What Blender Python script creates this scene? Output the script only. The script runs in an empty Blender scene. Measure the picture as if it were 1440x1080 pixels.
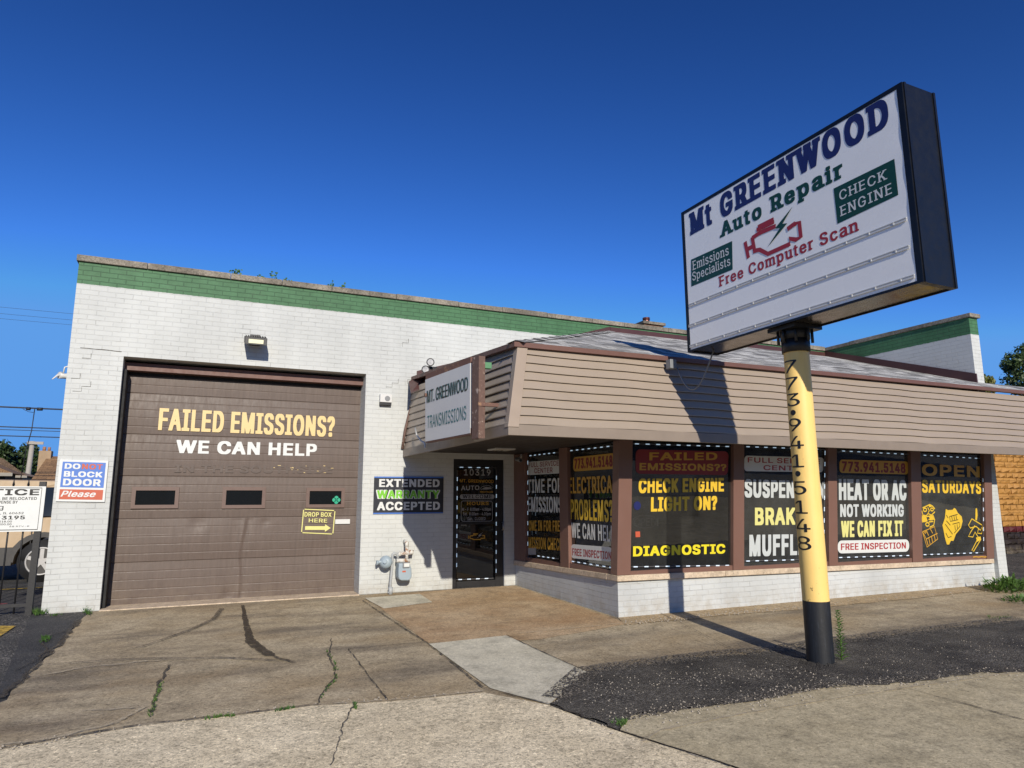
import bpy, bmesh, math, random
import numpy as np
from mathutils import Vector, Matrix
random.seed(7)
R = math.radians
SC = bpy.context.scene
COL = SC.collection

# ------------------------------------------------------------------ camera
CAM_P = np.array([0.0, -10.3585, 1.4]); FPX = 946.9
YAW, PITCH, ROLL = R(24.6029), R(9.6385), R(-0.1829)
FW = np.array([math.sin(YAW)*math.cos(PITCH), math.cos(YAW)*math.cos(PITCH), math.sin(PITCH)])
_r = np.array([math.cos(YAW), -math.sin(YAW), 0.0]); _u = np.cross(_r, FW)
RT = math.cos(ROLL)*_r + math.sin(ROLL)*_u
UP = -math.sin(ROLL)*_r + math.cos(ROLL)*_u
cam = bpy.data.cameras.new('camera'); camo = bpy.data.objects.new('camera', cam); COL.objects.link(camo)
cam.sensor_width = 36; cam.lens = FPX/1440*36; cam.clip_end = 3000; cam.clip_start = 0.05
M = Matrix.Identity(4)
for i in range(3):
    M[i][0] = RT[i]; M[i][1] = UP[i]; M[i][2] = -FW[i]; M[i][3] = CAM_P[i]
camo.matrix_world = M
SC.camera = camo

# ------------------------------------------------------------------ sky and sun
SUN_EL, SUN_AZ = R(24.8), R(9.3)          # light travels towards +y, a little to +x
w = bpy.data.worlds.new('World'); SC.world = w; w.use_nodes = True
nt = w.node_tree; bg = nt.nodes['Background']; sky = nt.nodes.new('ShaderNodeTexSky')
sky.sky_type = 'NISHITA'; sky.sun_disc = False
sky.sun_elevation = SUN_EL; sky.sun_rotation = math.pi + SUN_AZ
sky.air_density = 1.0; sky.dust_density = 0.3; sky.ozone_density = 3.5; sky.altitude = 200
gmm = nt.nodes.new('ShaderNodeGamma'); gmm.inputs['Gamma'].default_value = 1.72
hs = nt.nodes.new('ShaderNodeHueSaturation'); hs.inputs['Saturation'].default_value = 1.12
nt.links.new(sky.outputs[0], hs.inputs['Color']); nt.links.new(hs.outputs[0], gmm.inputs['Color']); vmin = nt.nodes.new('ShaderNodeVectorMath'); vmin.operation = 'MINIMUM'; vmin.inputs[1].default_value = (2.5, 7.4, 17.5)   # keep the glow round the sun and the horizon in check
vtn = nt.nodes.new('ShaderNodeVectorMath'); vtn.operation = 'MULTIPLY'; vtn.inputs[1].default_value = (0.94, 0.93, 1.0)
nt.links.new(gmm.outputs[0], vtn.inputs[0]); nt.links.new(vtn.outputs[0], vmin.inputs[0]); nt.links.new(vmin.outputs[0], bg.inputs[0]); bg.inputs[1].default_value = 0.046
sl = bpy.data.lights.new('sun', 'SUN'); sl.energy = 5.0; sl.angle = R(0.5); sl.color = (1.0, 0.92, 0.79)
so = bpy.data.objects.new('sun', sl); COL.objects.link(so)
Ld = Vector((math.sin(SUN_AZ)*math.cos(SUN_EL), math.cos(SUN_AZ)*math.cos(SUN_EL), -math.sin(SUN_EL)))
so.rotation_euler = Ld.to_track_quat('-Z', 'Y').to_euler(); so.location = (-10, -40, 30)
SC.view_settings.view_transform = 'Standard'; SC.view_settings.look = 'None'
SC.view_settings.exposure = 0.0; SC.view_settings.gamma = 1.0; SC.view_settings.use_curve_mapping = False
SC.cycles.use_denoising = True
SC.cycles.max_bounces = 8; SC.cycles.transparent_max_bounces = 12

# ------------------------------------------------------------------ measuring helpers
def at(u, v, n, c):
    """point of the plane n.p = c seen at photo pixel (u, v); used to read sizes off the photograph"""
    d = FW + RT*(u-720)/FPX + UP*(540-v)/FPX
    n = np.array(n, float); t = (c - n@CAM_P)/(n@d)
    return Vector(CAM_P + d*t)
def PY(y): return lambda u, v: at(u, v, (0, 1, 0), y)
def PX(x): return lambda u, v: at(u, v, (1, 0, 0), x)
KW, YW, ZW = 0.085, -3.03, 0.42           # the shop windows lean out at the top
def PW(off=0.0): return lambda u, v: at(u, v, (0, 1, KW), YW + KW*ZW - off)
GS = 0.02
def gz(y):
    if y > 0: return 0.0
    if y < -16: return -16*GS
    return GS*y
def G(u, v, k=0.0):
    p = at(u, v, (0, -GS, 1), 0); return Vector((p.x, p.y, gz(p.y)+k))

# ------------------------------------------------------------------ materials
def newmat(name):
    m = bpy.data.materials.new(name); m.use_nodes = True
    n = m.node_tree.nodes; b = n['Principled BSDF']
    return m, m.node_tree, n, b
def lk(t, a, b): t.links.new(a, b)
def pos(t):
    g = t.nodes.new('ShaderNodeNewGeometry'); return g.outputs['Position']
def noise(t, scale, detail=6, rough=0.6, vec=None, stretch=None):
    n = t.nodes.new('ShaderNodeTexNoise'); n.inputs['Scale'].default_value = scale
    n.inputs['Detail'].default_value = detail; n.inputs['Roughness'].default_value = rough
    v = vec if vec is not None else pos(t)
    if stretch:
        mp = t.nodes.new('ShaderNodeMapping'); mp.inputs['Scale'].default_value = stretch
        lk(t, v, mp.inputs['Vector']); v = mp.outputs[0]
    lk(t, v, n.inputs['Vector']); return n.outputs['Fac']
def ramp(t, fac, stops):
    r = t.nodes.new('ShaderNodeValToRGB'); e = r.color_ramp.elements
    while len(e) < len(stops): e.new(0.5)
    for k, (p, c) in enumerate(stops):
        e[k].position = p; e[k].color = (c, c, c, 1) if isinstance(c, (int, float)) else (*c, 1)
    lk(t, fac, r.inputs[0]); return r.outputs[0]
def mixc(t, fac, a, b, mode='MIX'):
    m = t.nodes.new('ShaderNodeMix'); m.data_type = 'RGBA'; m.blend_type = mode
    for s, v in ((0, fac), (6, a), (7, b)):
        if hasattr(v, 'is_linked') or hasattr(v, 'links'): lk(t, v, m.inputs[s])
        elif s == 0: m.inputs[0].default_value = v
        else: m.inputs[s].default_value = (*v, 1)
    return m.outputs[2]
def math_(t, op, a, b=0.0):
    m = t.nodes.new('ShaderNodeMath'); m.operation = op
    for s, v in ((0, a), (1, b)):
        if hasattr(v, 'links'): lk(t, v, m.inputs[s])
        else: m.inputs[s].default_value = v
    return m.outputs[0]
def bump(t, b, h, strength=0.3, dist=0.01, prev=None):
    n = t.nodes.new('ShaderNodeBump'); n.inputs['Strength'].default_value = strength; n.inputs['Distance'].default_value = dist
    lk(t, h, n.inputs['Height'])
    if prev is not None: lk(t, prev, n.inputs['Normal'])
    lk(t, n.outputs[0], b.inputs['Normal']); return n.outputs[0]
def plain(name, col, rough=0.6, var=0.12, vs=6.0, bs=0.08, bscale=60, metal=0.0, spec=0.5, emit=None):
    """a paint / plastic / metal with slight uneven tone and a fine surface bump"""
    m, t, n, b = newmat(name)
    col = tuple(x*0.80 for x in col)
    f = noise(t, vs, 5)
    c = mixc(t, f, tuple(x*(1-var) for x in col), tuple(min(1, x*(1+var)) for x in col))
    lk(t, c, b.inputs['Base Color'])
    rr = ramp(t, noise(t, vs*2.3, 4), [(0.3, max(0.02, rough-0.08)), (0.7, min(1, rough+0.08))])
    lk(t, rr, b.inputs['Roughness'])
    b.inputs['Metallic'].default_value = metal; b.inputs['Specular IOR Level'].default_value = spec
    if bs: bump(t, b, noise(t, bscale, 3), bs, 0.004)
    if emit:
        b.inputs['Emission Color'].default_value = (*emit[0], 1); b.inputs['Emission Strength'].default_value = emit[1]
    return m

def brick_mat(name, paint, green=None, zsplit=99, dark=(0.16, 0.15, 0.14), bstr=0.5, bw=0.205, rh=0.0677, ms=0.0055, chip=0.0):
    m, t, n, b = newmat(name)
    p = pos(t); sx = t.nodes.new('ShaderNodeSeparateXYZ'); lk(t, p, sx.inputs[0])
    u = math_(t, 'ADD', sx.outputs[0], sx.outputs[1])
    wob = noise(t, 1.1, 2); wob2 = noise(t, 9, 2)
    z = math_(t, 'ADD', sx.outputs[2], math_(t, 'MULTIPLY', math_(t, 'SUBTRACT', wob, 0.5), 0.03))
    z = math_(t, 'ADD', z, math_(t, 'MULTIPLY', math_(t, 'SUBTRACT', wob2, 0.5), 0.006))
    u = math_(t, 'ADD', u, math_(t, 'MULTIPLY', math_(t, 'SUBTRACT', wob2, 0.5), 0.012))
    cb = t.nodes.new('ShaderNodeCombineXYZ'); lk(t, u, cb.inputs[0]); lk(t, z, cb.inputs[1])
    br = t.nodes.new('ShaderNodeTexBrick'); lk(t, cb.outputs[0], br.inputs['Vector'])
    br.inputs['Scale'].default_value = 1; br.inputs['Brick Width'].default_value = bw; br.inputs['Row Height'].default_value = rh
    br.inputs['Mortar Size'].default_value = ms; br.inputs['Mortar Smooth'].default_value = 0.35; br.inputs['Bias'].default_value = 0
    br.inputs['Color1'].default_value = (0.955, 0.955, 0.955, 1); br.inputs['Color2'].default_value = (1, 1, 1, 1); br.inputs['Mortar'].default_value = (0.95, .95, .95, 1)
    base = paint
    if green:
        edge = math_(t, 'ADD', sx.outputs[2], math_(t, 'MULTIPLY', math_(t, 'SUBTRACT', noise(t, 14, 3), 0.5), 0.02))
        g = math_(t, 'GREATER_THAN', edge, zsplit)
        gcol = mixc(t, ramp(t, noise(t, 7, 6, 0.7), [(0.35, 0.0), (0.75, 1.0)]), green, tuple(x*1.35+0.01 for x in green))
        base = mixc(t, g, paint, gcol)
    c = mixc(t, 1.0, base, br.outputs['Color'], 'MULTIPLY')
    # paint lost in some of the joints: broken dark lines
    jm = math_(t, 'MULTIPLY', br.outputs['Fac'], ramp(t, noise(t, 3.3, 5, 0.75), [(0.52, 0.07), (0.72, 0.6)]))
    c = mixc(t, jm, c, dark)
    dirt = ramp(t, noise(t, 0.9, 7, 0.65, stretch=(1, 1, 0.45)), [(0.30, 0.80), (0.62, 1.0)])
    c = mixc(t, 1.0, c, dirt, 'MULTIPLY')
    if green:     # joints read darker through the green paint
        c = mixc(t, math_(t, 'MULTIPLY', math_(t, 'MULTIPLY', br.outputs['Fac'], g), 0.55), c, (0.012, 0.045, 0.02))
    # splash dirt in the lowest courses
    low = math_(t, 'MULTIPLY', ramp(t, sx.outputs[2], [(0.0, 1.0), (0.22, 0.0)]), ramp(t, noise(t, 5, 6, 0.7), [(0.4, 0), (0.75, 0.75)]))
    c = mixc(t, low, c, (0.30, 0.25, 0.18))
    if chip:
        cm = ramp(t, noise(t, 2.2, 8, 0.8), [(0.70, 0), (0.74, chip)]); c = mixc(t, cm, c, (0.45, 0.36, 0.27))
    lk(t, c, b.inputs['Base Color']); b.inputs['Roughness'].default_value = 0.62; b.inputs['Specular IOR Level'].default_value = 0.35
    h = math_(t, 'SUBTRACT', 1.0, br.outputs['Fac'])
    h = math_(t, 'ADD', h, math_(t, 'MULTIPLY', noise(t, 55, 4), 0.30))
    h = math_(t, 'ADD', h, math_(t, 'MULTIPLY', noise(t, 8, 3), 0.35))
    bump(t, b, h, bstr, 0.008)
    return m

def concrete(name, a, bcol, stain=None, scale=1.0, speck=0.35, bs=0.5, streak=None):
    m, t, n, b = newmat(name)
    f = noise(t, 0.9*scale, 8, 0.62)
    c = mixc(t, ramp(t, f, [(0.34, 0), (0.66, 1)]), a, bcol)
    f2 = noise(t, 4.5*scale, 7, 0.7)
    c = mixc(t, 1.0, c, ramp(t, f2, [(0.3, 0.62), (0.5, 0.97), (0.68, 1.1)]), 'MULTIPLY')
    if streak:
        f4 = noise(t, 0.8, 6, 0.6, stretch=(0.55, 2.2, 1))
        c = mixc(t, ramp(t, f4, [(0.47, 0), (0.68, streak[1])]), c, streak[0])
    if stain:
        f3 = noise(t, 0.55*scale, 5, 0.6, stretch=(1, 1.6, 1)); c = mixc(t, ramp(t, f3, [(0.48, 0), (0.72, 0.75)]), c, stain)
    for sc_, k_ in ((55, 0.8), (140, 1.0)):       # sand and small aggregate
        vo = t.nodes.new('ShaderNodeTexVoronoi'); vo.inputs['Scale'].default_value = sc_; lk(t, pos(t), vo.inputs['Vector'])
        vr = t.nodes.new('ShaderNodeSeparateColor'); lk(t, vo.outputs['Color'], vr.inputs[0])
        c = mixc(t, 1.0, c, ramp(t, vr.outputs[0], [(0.0, 1-speck*k_*1.3), (0.22, 1.0-.25*speck), (0.6, 1.0), (0.93, 1.03), (1.0, 1+speck*k_)]), 'MULTIPLY')
    fine = noise(t, 26, 6, 0.8)
    c = mixc(t, 1.0, c, ramp(t, fine, [(0.32, 1-speck*0.65), (0.62, 1.08)]), 'MULTIPLY')
    pit = ramp(t, noise(t, 38, 2, 0.5), [(0.24, 0.45), (0.30, 1.0)])       # scattered dark pits
    c = mixc(t, 1.0, c, pit, 'MULTIPLY')
    lk(t, c, b.inputs['Base Color']); b.inputs['Roughness'].default_value = 0.9; b.inputs['Specular IOR Level'].default_value = 0.2
    h = math_(t, 'ADD', math_(t, 'MULTIPLY', noise(t, 130, 4, 0.7), 0.5), noise(t, 16, 5))
    bump(t, b, h, bs, 0.006)
    return m

def asphalt(name, dark=(0.028, 0.028, 0.03), light=(0.075, 0.073, 0.07), stone=0.30, amount=0.9, bs=0.9):
    m, t, n, b = newmat(name)
    c = mixc(t, ramp(t, noise(t, 1.4, 7, 0.65), [(0.35, 0), (0.68, 1)]), dark, light)
    vo = t.nodes.new('ShaderNodeTexVoronoi'); vo.inputs['Scale'].default_value = 75; lk(t, pos(t), vo.inputs['Vector'])
    sp = t.nodes.new('ShaderNodeSeparateColor'); lk(t, vo.outputs['Color'], sp.inputs[0])
    patch = ramp(t, noise(t, 2.2, 6, 0.65), [(0.38, 0.10), (0.60, 1.0)])
    chips = math_(t, 'MULTIPLY', ramp(t, sp.outputs[0], [(0.55, 0), (0.75, amount*0.55), (0.9, amount*0.6), (0.97, amount)]), patch)
    c = mixc(t, chips, c, (stone, stone*0.92, stone*0.80))
    v2 = t.nodes.new('ShaderNodeTexVoronoi'); v2.inputs['Scale'].default_value = 150; lk(t, pos(t), v2.inputs['Vector'])
    s2 = t.nodes.new('ShaderNodeSeparateColor'); lk(t, v2.outputs['Color'], s2.inputs[0])
    c = mixc(t, 1.0, c, ramp(t, s2.outputs[1], [(0, .55), (.5, 1.0), (1, 1.6)]), 'MULTIPLY')
    lk(t, c, b.inputs['Base Color']); b.inputs['Roughness'].default_value = 0.85; b.inputs['Specular IOR Level'].default_value = 0.3
    h = math_(t, 'ADD', noise(t, 110, 4, 0.7), math_(t, 'MULTIPLY', vo.outputs['Distance'], -1.2))
    h = math_(t, 'ADD', h, math_(t, 'MULTIPLY', noise(t, 7, 4), 1.5))
    bump(t, b, h, bs, 0.010)
    return m

def shingle_mat(name, ca, cb_, row=0.14, wd=0.3, axis='y'):
    m, t, n, b = newmat(name)
    p = pos(t); sx = t.nodes.new('ShaderNodeSeparateXYZ'); lk(t, p, sx.inputs[0])
    cb = t.nodes.new('ShaderNodeCombineXYZ')
    a, c_ = (0, 1) if axis == 'y' else (1, 0)
    lk(t, sx.outputs[a], cb.inputs[0]); lk(t, sx.outputs[c_], cb.inputs[1])
    br = t.nodes.new('ShaderNodeTexBrick'); lk(t, cb.outputs[0], br.inputs['Vector'])
    br.inputs['Scale'].default_value = 1; br.inputs['Brick Width'].default_value = wd; br.inputs['Row Height'].default_value = row
    br.inputs['Mortar Size'].default_value = 0.006; br.inputs['Mortar Smooth'].default_value = 0.2
    br.inputs['Color1'].default_value = (*ca, 1); br.inputs['Color2'].default_value = (*cb_, 1); br.inputs['Mortar'].default_value = (*[x*0.45 for x in ca], 1)
    c = mixc(t, 1.0, br.outputs['Color'], ramp(t, noise(t, 9, 6, 0.85, stretch=(.7, 4, 1) if axis == 'y' else (4, .7, 1)), [(0.40, 0.55), (0.60, 1.3)]), 'MULTIPLY')
    c = mixc(t, 1.0, c, ramp(t, noise(t, 150, 2), [(0.3, 0.7), (0.7, 1.2)]), 'MULTIPLY')
    lk(t, c, b.inputs['Base Color']); b.inputs['Roughness'].default_value = 0.9
    bump(t, b, math_(t, 'ADD', math_(t, 'SUBTRACT', 1, br.outputs['Fac']), noise(t, 90, 3)), 0.6, 0.006)
    return m

def glass_mat(name, tint=0.4, dust=0.06, dcol=(0.35, 0.36, 0.36), rough=0.0):
    m, t, n, b = newmat(name)
    n.remove(b); out = n['Material Output']
    tr = n.new('ShaderNodeBsdfTransparent'); tr.inputs[0].default_value = (tint, tint*1.02, tint*1.03, 1)
    gl = n.new('ShaderNodeBsdfGlossy'); gl.inputs['Roughness'].default_value = rough
    df = n.new('ShaderNodeBsdfDiffuse'); df.inputs[0].default_value = (*dcol, 1)
    fr = n.new('ShaderNodeFresnel'); fr.inputs[0].default_value = 1.55
    bp = n.new('ShaderNodeBump'); bp.inputs['Strength'].default_value = 0.05; bp.inputs['Distance'].default_value = 0.02
    lk(t, noise(t, 1.7, 2), bp.inputs['Height']); lk(t, bp.outputs[0], gl.inputs['Normal'])
    m1 = n.new('ShaderNodeMixShader'); lk(t, ramp(t, noise(t, 2.2, 6, 0.7), [(0.3, dust*0.5), (0.7, dust*1.5)]), m1.inputs[0])
    lk(t, tr.outputs[0], m1.inputs[1]); lk(t, df.outputs[0], m1.inputs[2])
    m2 = n.new('ShaderNodeMixShader'); lk(t, math_(t, 'MULTIPLY', fr.outputs[0], 1.7), m2.inputs[0])
    lk(t, m1.outputs[0], m2.inputs[1]); lk(t, gl.outputs[0], m2.inputs[2]); lk(t, m2.outputs[0], out.inputs[0])
    return m

def leaf_mat(name, a, b_, trans=0.25):
    m, t, n, b = newmat(name)
    oi = noise(t, 1.3, 4, 0.6); f2 = noise(t, 40, 2)
    c = mixc(t, ramp(t, oi, [(0.3, 0), (0.7, 1)]), a, b_)
    c = mixc(t, 1.0, c, ramp(t, f2, [(0.3, 0.7), (0.7, 1.25)]), 'MULTIPLY')
    lk(t, c, b.inputs['Base Color']); b.inputs['Roughness'].default_value = 0.55
    out = n['Material Output']; tl = n.new('ShaderNodeBsdfTranslucent'); lk(t, c, tl.inputs[0])
    mx = n.new('ShaderNodeMixShader'); mx.inputs[0].default_value = trans
    lk(t, b.outputs[0], mx.inputs[1]); lk(t, tl.outputs[0], mx.inputs[2]); lk(t, mx.outputs[0], out.inputs[0])
    return m

def rust_mat(name, paint, rust=(0.20, 0.09, 0.045), amount=0.5, scale=5):
    m, t, n, b = newmat(name)
    f = ramp(t, noise(t, scale, 8, 0.75), [(amount-0.04, 0), (amount+0.04, 1)])
    rc = mixc(t, noise(t, 30, 4), tuple(x*0.6 for x in rust), tuple(x*1.5 for x in rust))
    c = mixc(t, f, rc, paint); lk(t, c, b.inputs['Base Color']); b.inputs['Roughness'].default_value = 0.7
    bump(t, b, f, 0.3, 0.003); return m

def pole_mat():
    m, t, n, b = newmat('pole_yellow_paint')
    y = mixc(t, noise(t, 3, 6), (0.80, 0.53, 0.16), (0.88, 0.62, 0.21))
    sp = ramp(t, noise(t, 16, 8, 0.8, stretch=(1, 1, 0.6)), [(0.70, 0), (0.73, 1)])
    sz_ = t.nodes.new('ShaderNodeSeparateXYZ'); lk(t, pos(t), sz_.inputs[0])
    lowz = ramp(t, math_(t, 'MULTIPLY', math_(t, 'SUBTRACT', sz_.outputs[2], 0.45), 1.6), [(0.0, 0.13), (1.0, 0.0)])
    sp = ramp(t, math_(t, 'ADD', noise(t, 15, 7, 0.72), lowz), [(0.715, 0), (0.735, 1)])
    c = mixc(t, sp, y, (0.06, 0.035, 0.02))
    dr = ramp(t, noise(t, 8, 6, 0.7, stretch=(3, 3, 0.25)), [(0.55, 0), (0.8, 0.35)])
    c = mixc(t, dr, c, (0.45, 0.30, 0.10))
    lk(t, c, b.inputs['Base Color']); b.inputs['Roughness'].default_value = 0.5
    bump(t, b, noise(t, 25, 5), 0.15, 0.006); return m
def polebase_mat():
    m, t, n, b = newmat('pole_black_paint')
    k = mixc(t, noise(t, 6, 6, 0.7, stretch=(4, 4, 0.4)), (0.004, 0.005, 0.007), (0.012, 0.014, 0.019))
    sp = ramp(t, noise(t, 30, 8, 0.85), [(0.655, 0), (0.68, 1)]); c = mixc(t, sp, k, (0.40, 0.40, 0.40))
    c = mixc(t, ramp(t, noise(t, 9, 6, .75, stretch=(9, 9, .5)), [(.55, 0), (.8, .8)]), c, (.06, .07, .09))
    lk(t, c, b.inputs['Base Color']); b.inputs['Roughness'].default_value = 0.55
    bump(t, b, noise(t, 30, 5), 0.2, 0.006); return m

WHITE = (0.55, 0.565, 0.55)
MT = {}
MT['brick'] = brick_mat('painted_brick', WHITE, (0.048, 0.137, 0.06), 4.278, bstr=0.46)
MT['brick_low'] = brick_mat('painted_base_brick', (0.54, 0.56, 0.56), bstr=0.5)
MT['coping'] = concrete('coping_stone', (0.20, 0.175, 0.14), (0.33, 0.295, 0.24), (0.05, 0.047, 0.042), 2.0, 0.3)
MT['apron'] = concrete('brown_concrete', (0.405, 0.325, 0.21), (0.53, 0.445, 0.31), (0.37, 0.27, 0.15), 1.0, 0.32, streak=((0.17, 0.14, 0.105), 0.85))
MT['apron_rust'] = concrete('rusty_concrete', (0.47, 0.325, 0.185), (0.56, 0.425, 0.275), (0.38, 0.22, 0.105), 1.0, 0.3)
MT['walk'] = concrete('sidewalk_concrete', (0.78, 0.66, 0.45), (0.88, 0.76, 0.54), (0.64, 0.54, 0.37), 1.2, 0.4)
MT['walk_old'] = concrete('old_sidewalk_concrete', (0.46, 0.39, 0.25), (0.55, 0.475, 0.32), None, 1.2, 0.28)
MT['patch'] = concrete('new_concrete', (0.57, 0.525, 0.40), (0.64, 0.595, 0.47), None, 0.8, 0.18)
MT['asphalt'] = asphalt('asphalt')
MT['asphalt_strip'] = asphalt('broken_asphalt', (0.024, 0.022, 0.021), (0.095, 0.085, 0.07), 0.22, 0.85, 0.8)
MT['lot'] = asphalt('lot_asphalt', (0.030, 0.031, 0.034), (0.065, 0.064, 0.064), 0.16, 0.5, 0.6)
def stain_mat(name, col, lo, hi):
    m, t, n, b = newmat(name); b.inputs['Base Color'].default_value = (*col, 1); b.inputs['Roughness'].default_value = 0.8
    lk(t, ramp(t, noise(t, 14, 6, 0.7), [(0.35, lo), (0.6, hi)]), b.inputs['Alpha']); return m
MT['joint'] = stain_mat('joint_dirt', (0.05, 0.04, 0.028), 0.35, 1.0)
MT['joint_sand'] = stain_mat('joint_sand', (0.50, 0.42, 0.29), 0.0, 0.75)
MT['stain'] = stain_mat('oil_stain', (0.05, 0.035, 0.02), 0.35, 0.95)
MT['skid'] = stain_mat('tyre_mark', (0.05, 0.04, 0.03), 0.1, 0.75)
MT['lotline'] = stain_mat('worn_yellow_line', (0.55, 0.36, 0.05), 0.2, 1.0)
MT['lotred'] = stain_mat('worn_red_paint', (0.30, 0.05, 0.05), 0.2, 0.9)
MT['siding'] = plain('tan_siding', (0.385, 0.315, 0.25), 0.42, 0.10, 1.6, 0.05, 120)
MT['siding_trim'] = plain('tan_trim', (0.38, 0.30, 0.235), 0.45, 0.08, 3, 0.06)
MT['fascia'] = plain('brown_fascia', (0.28, 0.225, 0.18), 0.5, 0.15, 4, 0.1)
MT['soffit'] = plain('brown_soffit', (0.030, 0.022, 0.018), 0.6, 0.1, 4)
MT['flash'] = plain('brown_flashing', (0.085, 0.034, 0.03), 0.4, 0.15, 3, 0.15, 9)
MT['shingle'] = shingle_mat('grey_shingle', (0.15, 0.148, 0.142), (0.58, 0.575, 0.55), 0.16, 0.36)
MT['shingle_side'] = shingle_mat('grey_shingle_side', (0.15, 0.148, 0.142), (0.58, 0.575, 0.55), 0.16, 0.36, axis='x')
MT['door'] = plain('brown_door_paint', (0.140, 0.102, 0.084), 0.55, 0.10, 3, 0.08, 180, spec=0.3)
def door_mat():
    m, t, n, b = newmat('brown_door_paint_streaked')
    c = mixc(t, noise(t, 2.2, 6, .65), (0.098, 0.071, 0.058), (0.128, 0.096, 0.080))
    c = mixc(t, 1.0, c, ramp(t, noise(t, 5, 6, .75, stretch=(5, 5, .35)), [(.3, .82), (.65, 1.08)]), 'MULTIPLY')
    sx = t.nodes.new('ShaderNodeSeparateXYZ'); lk(t, pos(t), sx.inputs[0])
    gr = math_(t, 'MULTIPLY', ramp(t, sx.outputs[2], [(0.0, 1.0), (0.35, 0.0)]), ramp(t, noise(t, 7, 6, .75), [(.35, 0), (.7, .55)]))
    c = mixc(t, gr, c, (.20, .16, .12))
    lk(t, c, b.inputs['Base Color']); lk(t, ramp(t, noise(t, 9, 5, .7, stretch=(3, 3, .6)), [(.3, .36), (.7, .62)]), b.inputs['Roughness']); b.inputs['Specular IOR Level'].default_value = .4
    h = math_(t, 'ADD', noise(t, 130, 3), math_(t, 'MULTIPLY', noise(t, 4, 3), 6.0)); bump(t, b, h, .10, .004); return m
MT['door'] = door_mat()
MT['ghost'] = plain('ghost_lettering', (0.117, 0.087, 0.072), 0.6, 0.2, 8, 0)
MT['doorframe'] = plain('brown_door_frame', (0.165, 0.105, 0.085), 0.45, 0.08)
MT['steel_brown'] = plain('brown_steel', (0.16, 0.075, 0.058), 0.55, 0.2)
MT['black'] = plain('black_paint', (0.014, 0.014, 0.016), 0.45, 0.2)
MT['rubber'] = plain('black_rubber', (0.012, 0.012, 0.013), 0.75, 0.2)
MT['column'] = plain('brown_column_paint', (0.215, 0.115, 0.088), 0.42, 0.10, 3, 0.12, 40)
MT['sill'] = concrete('sill_stone', (0.50, 0.40, 0.29), (0.60, 0.49, 0.37), None, 2, 0.15, 0.25)
MT['glass'] = glass_mat('window_glass', 0.42, 0.040)
MT['glass_dusty'] = glass_mat('dusty_window_glass', 0.40, 0.13, (0.26, 0.27, 0.26))
MT['glass_dark'] = glass_mat('door_glass', 0.25, 0.02)
MT['alu'] = plain('aluminium', (0.55, 0.55, 0.56), 0.35, 0.1, 6, 0.05, 60, 0.8)
MT['interior'] = plain('interior_wall', (0.13, 0.125, 0.115), 0.8)
MT['interior_dark'] = plain('interior_dark', (0.05, 0.045, 0.04), 0.8)
MT['v_white'] = plain('white_vinyl', (0.78, 0.80, 0.78), 0.4, 0.05, 8, 0)
MT['v_offwhite'] = plain('pale_vinyl', (0.62, 0.66, 0.66), 0.4, 0.08, 8, 0)
MT['v_yellow'] = plain('yellow_vinyl', (0.85, 0.56, 0.045), 0.4, 0.05, 8, 0)
MT['v_gold'] = plain('gold_vinyl', (0.66, 0.36, 0.04), 0.4, 0.06, 8, 0)
MT['v_lemon'] = plain('lemon_vinyl', (0.80, 0.76, 0.28), 0.4, 0.06, 8, 0)
MT['v_bright'] = plain('bright_yellow_vinyl', (0.88, 0.74, 0.03), 0.4, 0.04, 8, 0)
MT['v_cream'] = plain('cream_vinyl', (0.82, 0.62, 0.28), 0.45, 0.06, 8, 0)
MT['v_red'] = plain('red_vinyl', (0.42, 0.03, 0.035), 0.4, 0.06, 8, 0)
MT['v_darkred'] = plain('dark_red_vinyl', (0.26, 0.015, 0.022), 0.4, 0.06, 8, 0)
MT['v_navy'] = plain('navy_vinyl', (0.018, 0.024, 0.13), 0.4, 0.06, 8, 0)
MT['v_green'] = plain('dark_green_vinyl', (0.008, 0.062, 0.036), 0.4, 0.08, 8, 0)
MT['v_black'] = plain('black_vinyl', (0.012, 0.012, 0.012), 0.4, 0.1, 8, 0)
MT['v_blue'] = plain('blue_paint', (0.075, 0.20, 0.62), 0.45, 0.10, 8, 0)
MT['v_orange'] = plain('orange_red_paint', (0.58, 0.11, 0.05), 0.45, 0.08, 8, 0)
MT['v_lime'] = plain('lime_vinyl', (0.22, 0.62, 0.05), 0.4, 0.06, 8, 0)
MT['v_charcoal'] = plain('charcoal_vinyl', (0.022, 0.025, 0.036), 0.45, 0.1, 8, 0)
MT['v_teal'] = plain('faded_teal_paint', (0.06, 0.20, 0.22), 0.55, 0.35, 9, 0)
MT['v_grey'] = plain('grey_vinyl', (0.42, 0.42, 0.42), 0.45, 0.08, 8, 0)
MT['v_jade'] = plain('jade_sticker', (0.03, 0.42, 0.25), 0.4, 0.06, 8, 0)
MT['sign_face'] = plain('white_sign_panel', (1.08, 1.08, 1.06), 0.28, 0.045, 1.3, 0.10, 4)
MT['sign_side'] = plain('black_sign_cabinet', (0.0075, 0.009, 0.014), 0.40, 0.3, 5, 0.18, 7, spec=0.35)
MT['sign_under'] = plain('brown_sign_underside', (0.15, 0.125, 0.10), 0.22, 0.15, 3, 0.30, 3, 0.85)
MT['panel_pale'] = plain('faded_sign_panel', (0.66, 0.67, 0.68), 0.45, 0.06, 3, 0.05)
MT['pole'] = pole_mat(); MT['polebase'] = polebase_mat()
MT['rust'] = rust_mat('rusty_channel', (0.50, 0.40, 0.33), (0.12, 0.07, 0.055), amount=0.62, scale=11)
MT['rustbrown'] = rust_mat('rusty_brown_paint', (0.13, 0.065, 0.05), (0.30, 0.17, 0.09), 0.42, 7)
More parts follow.
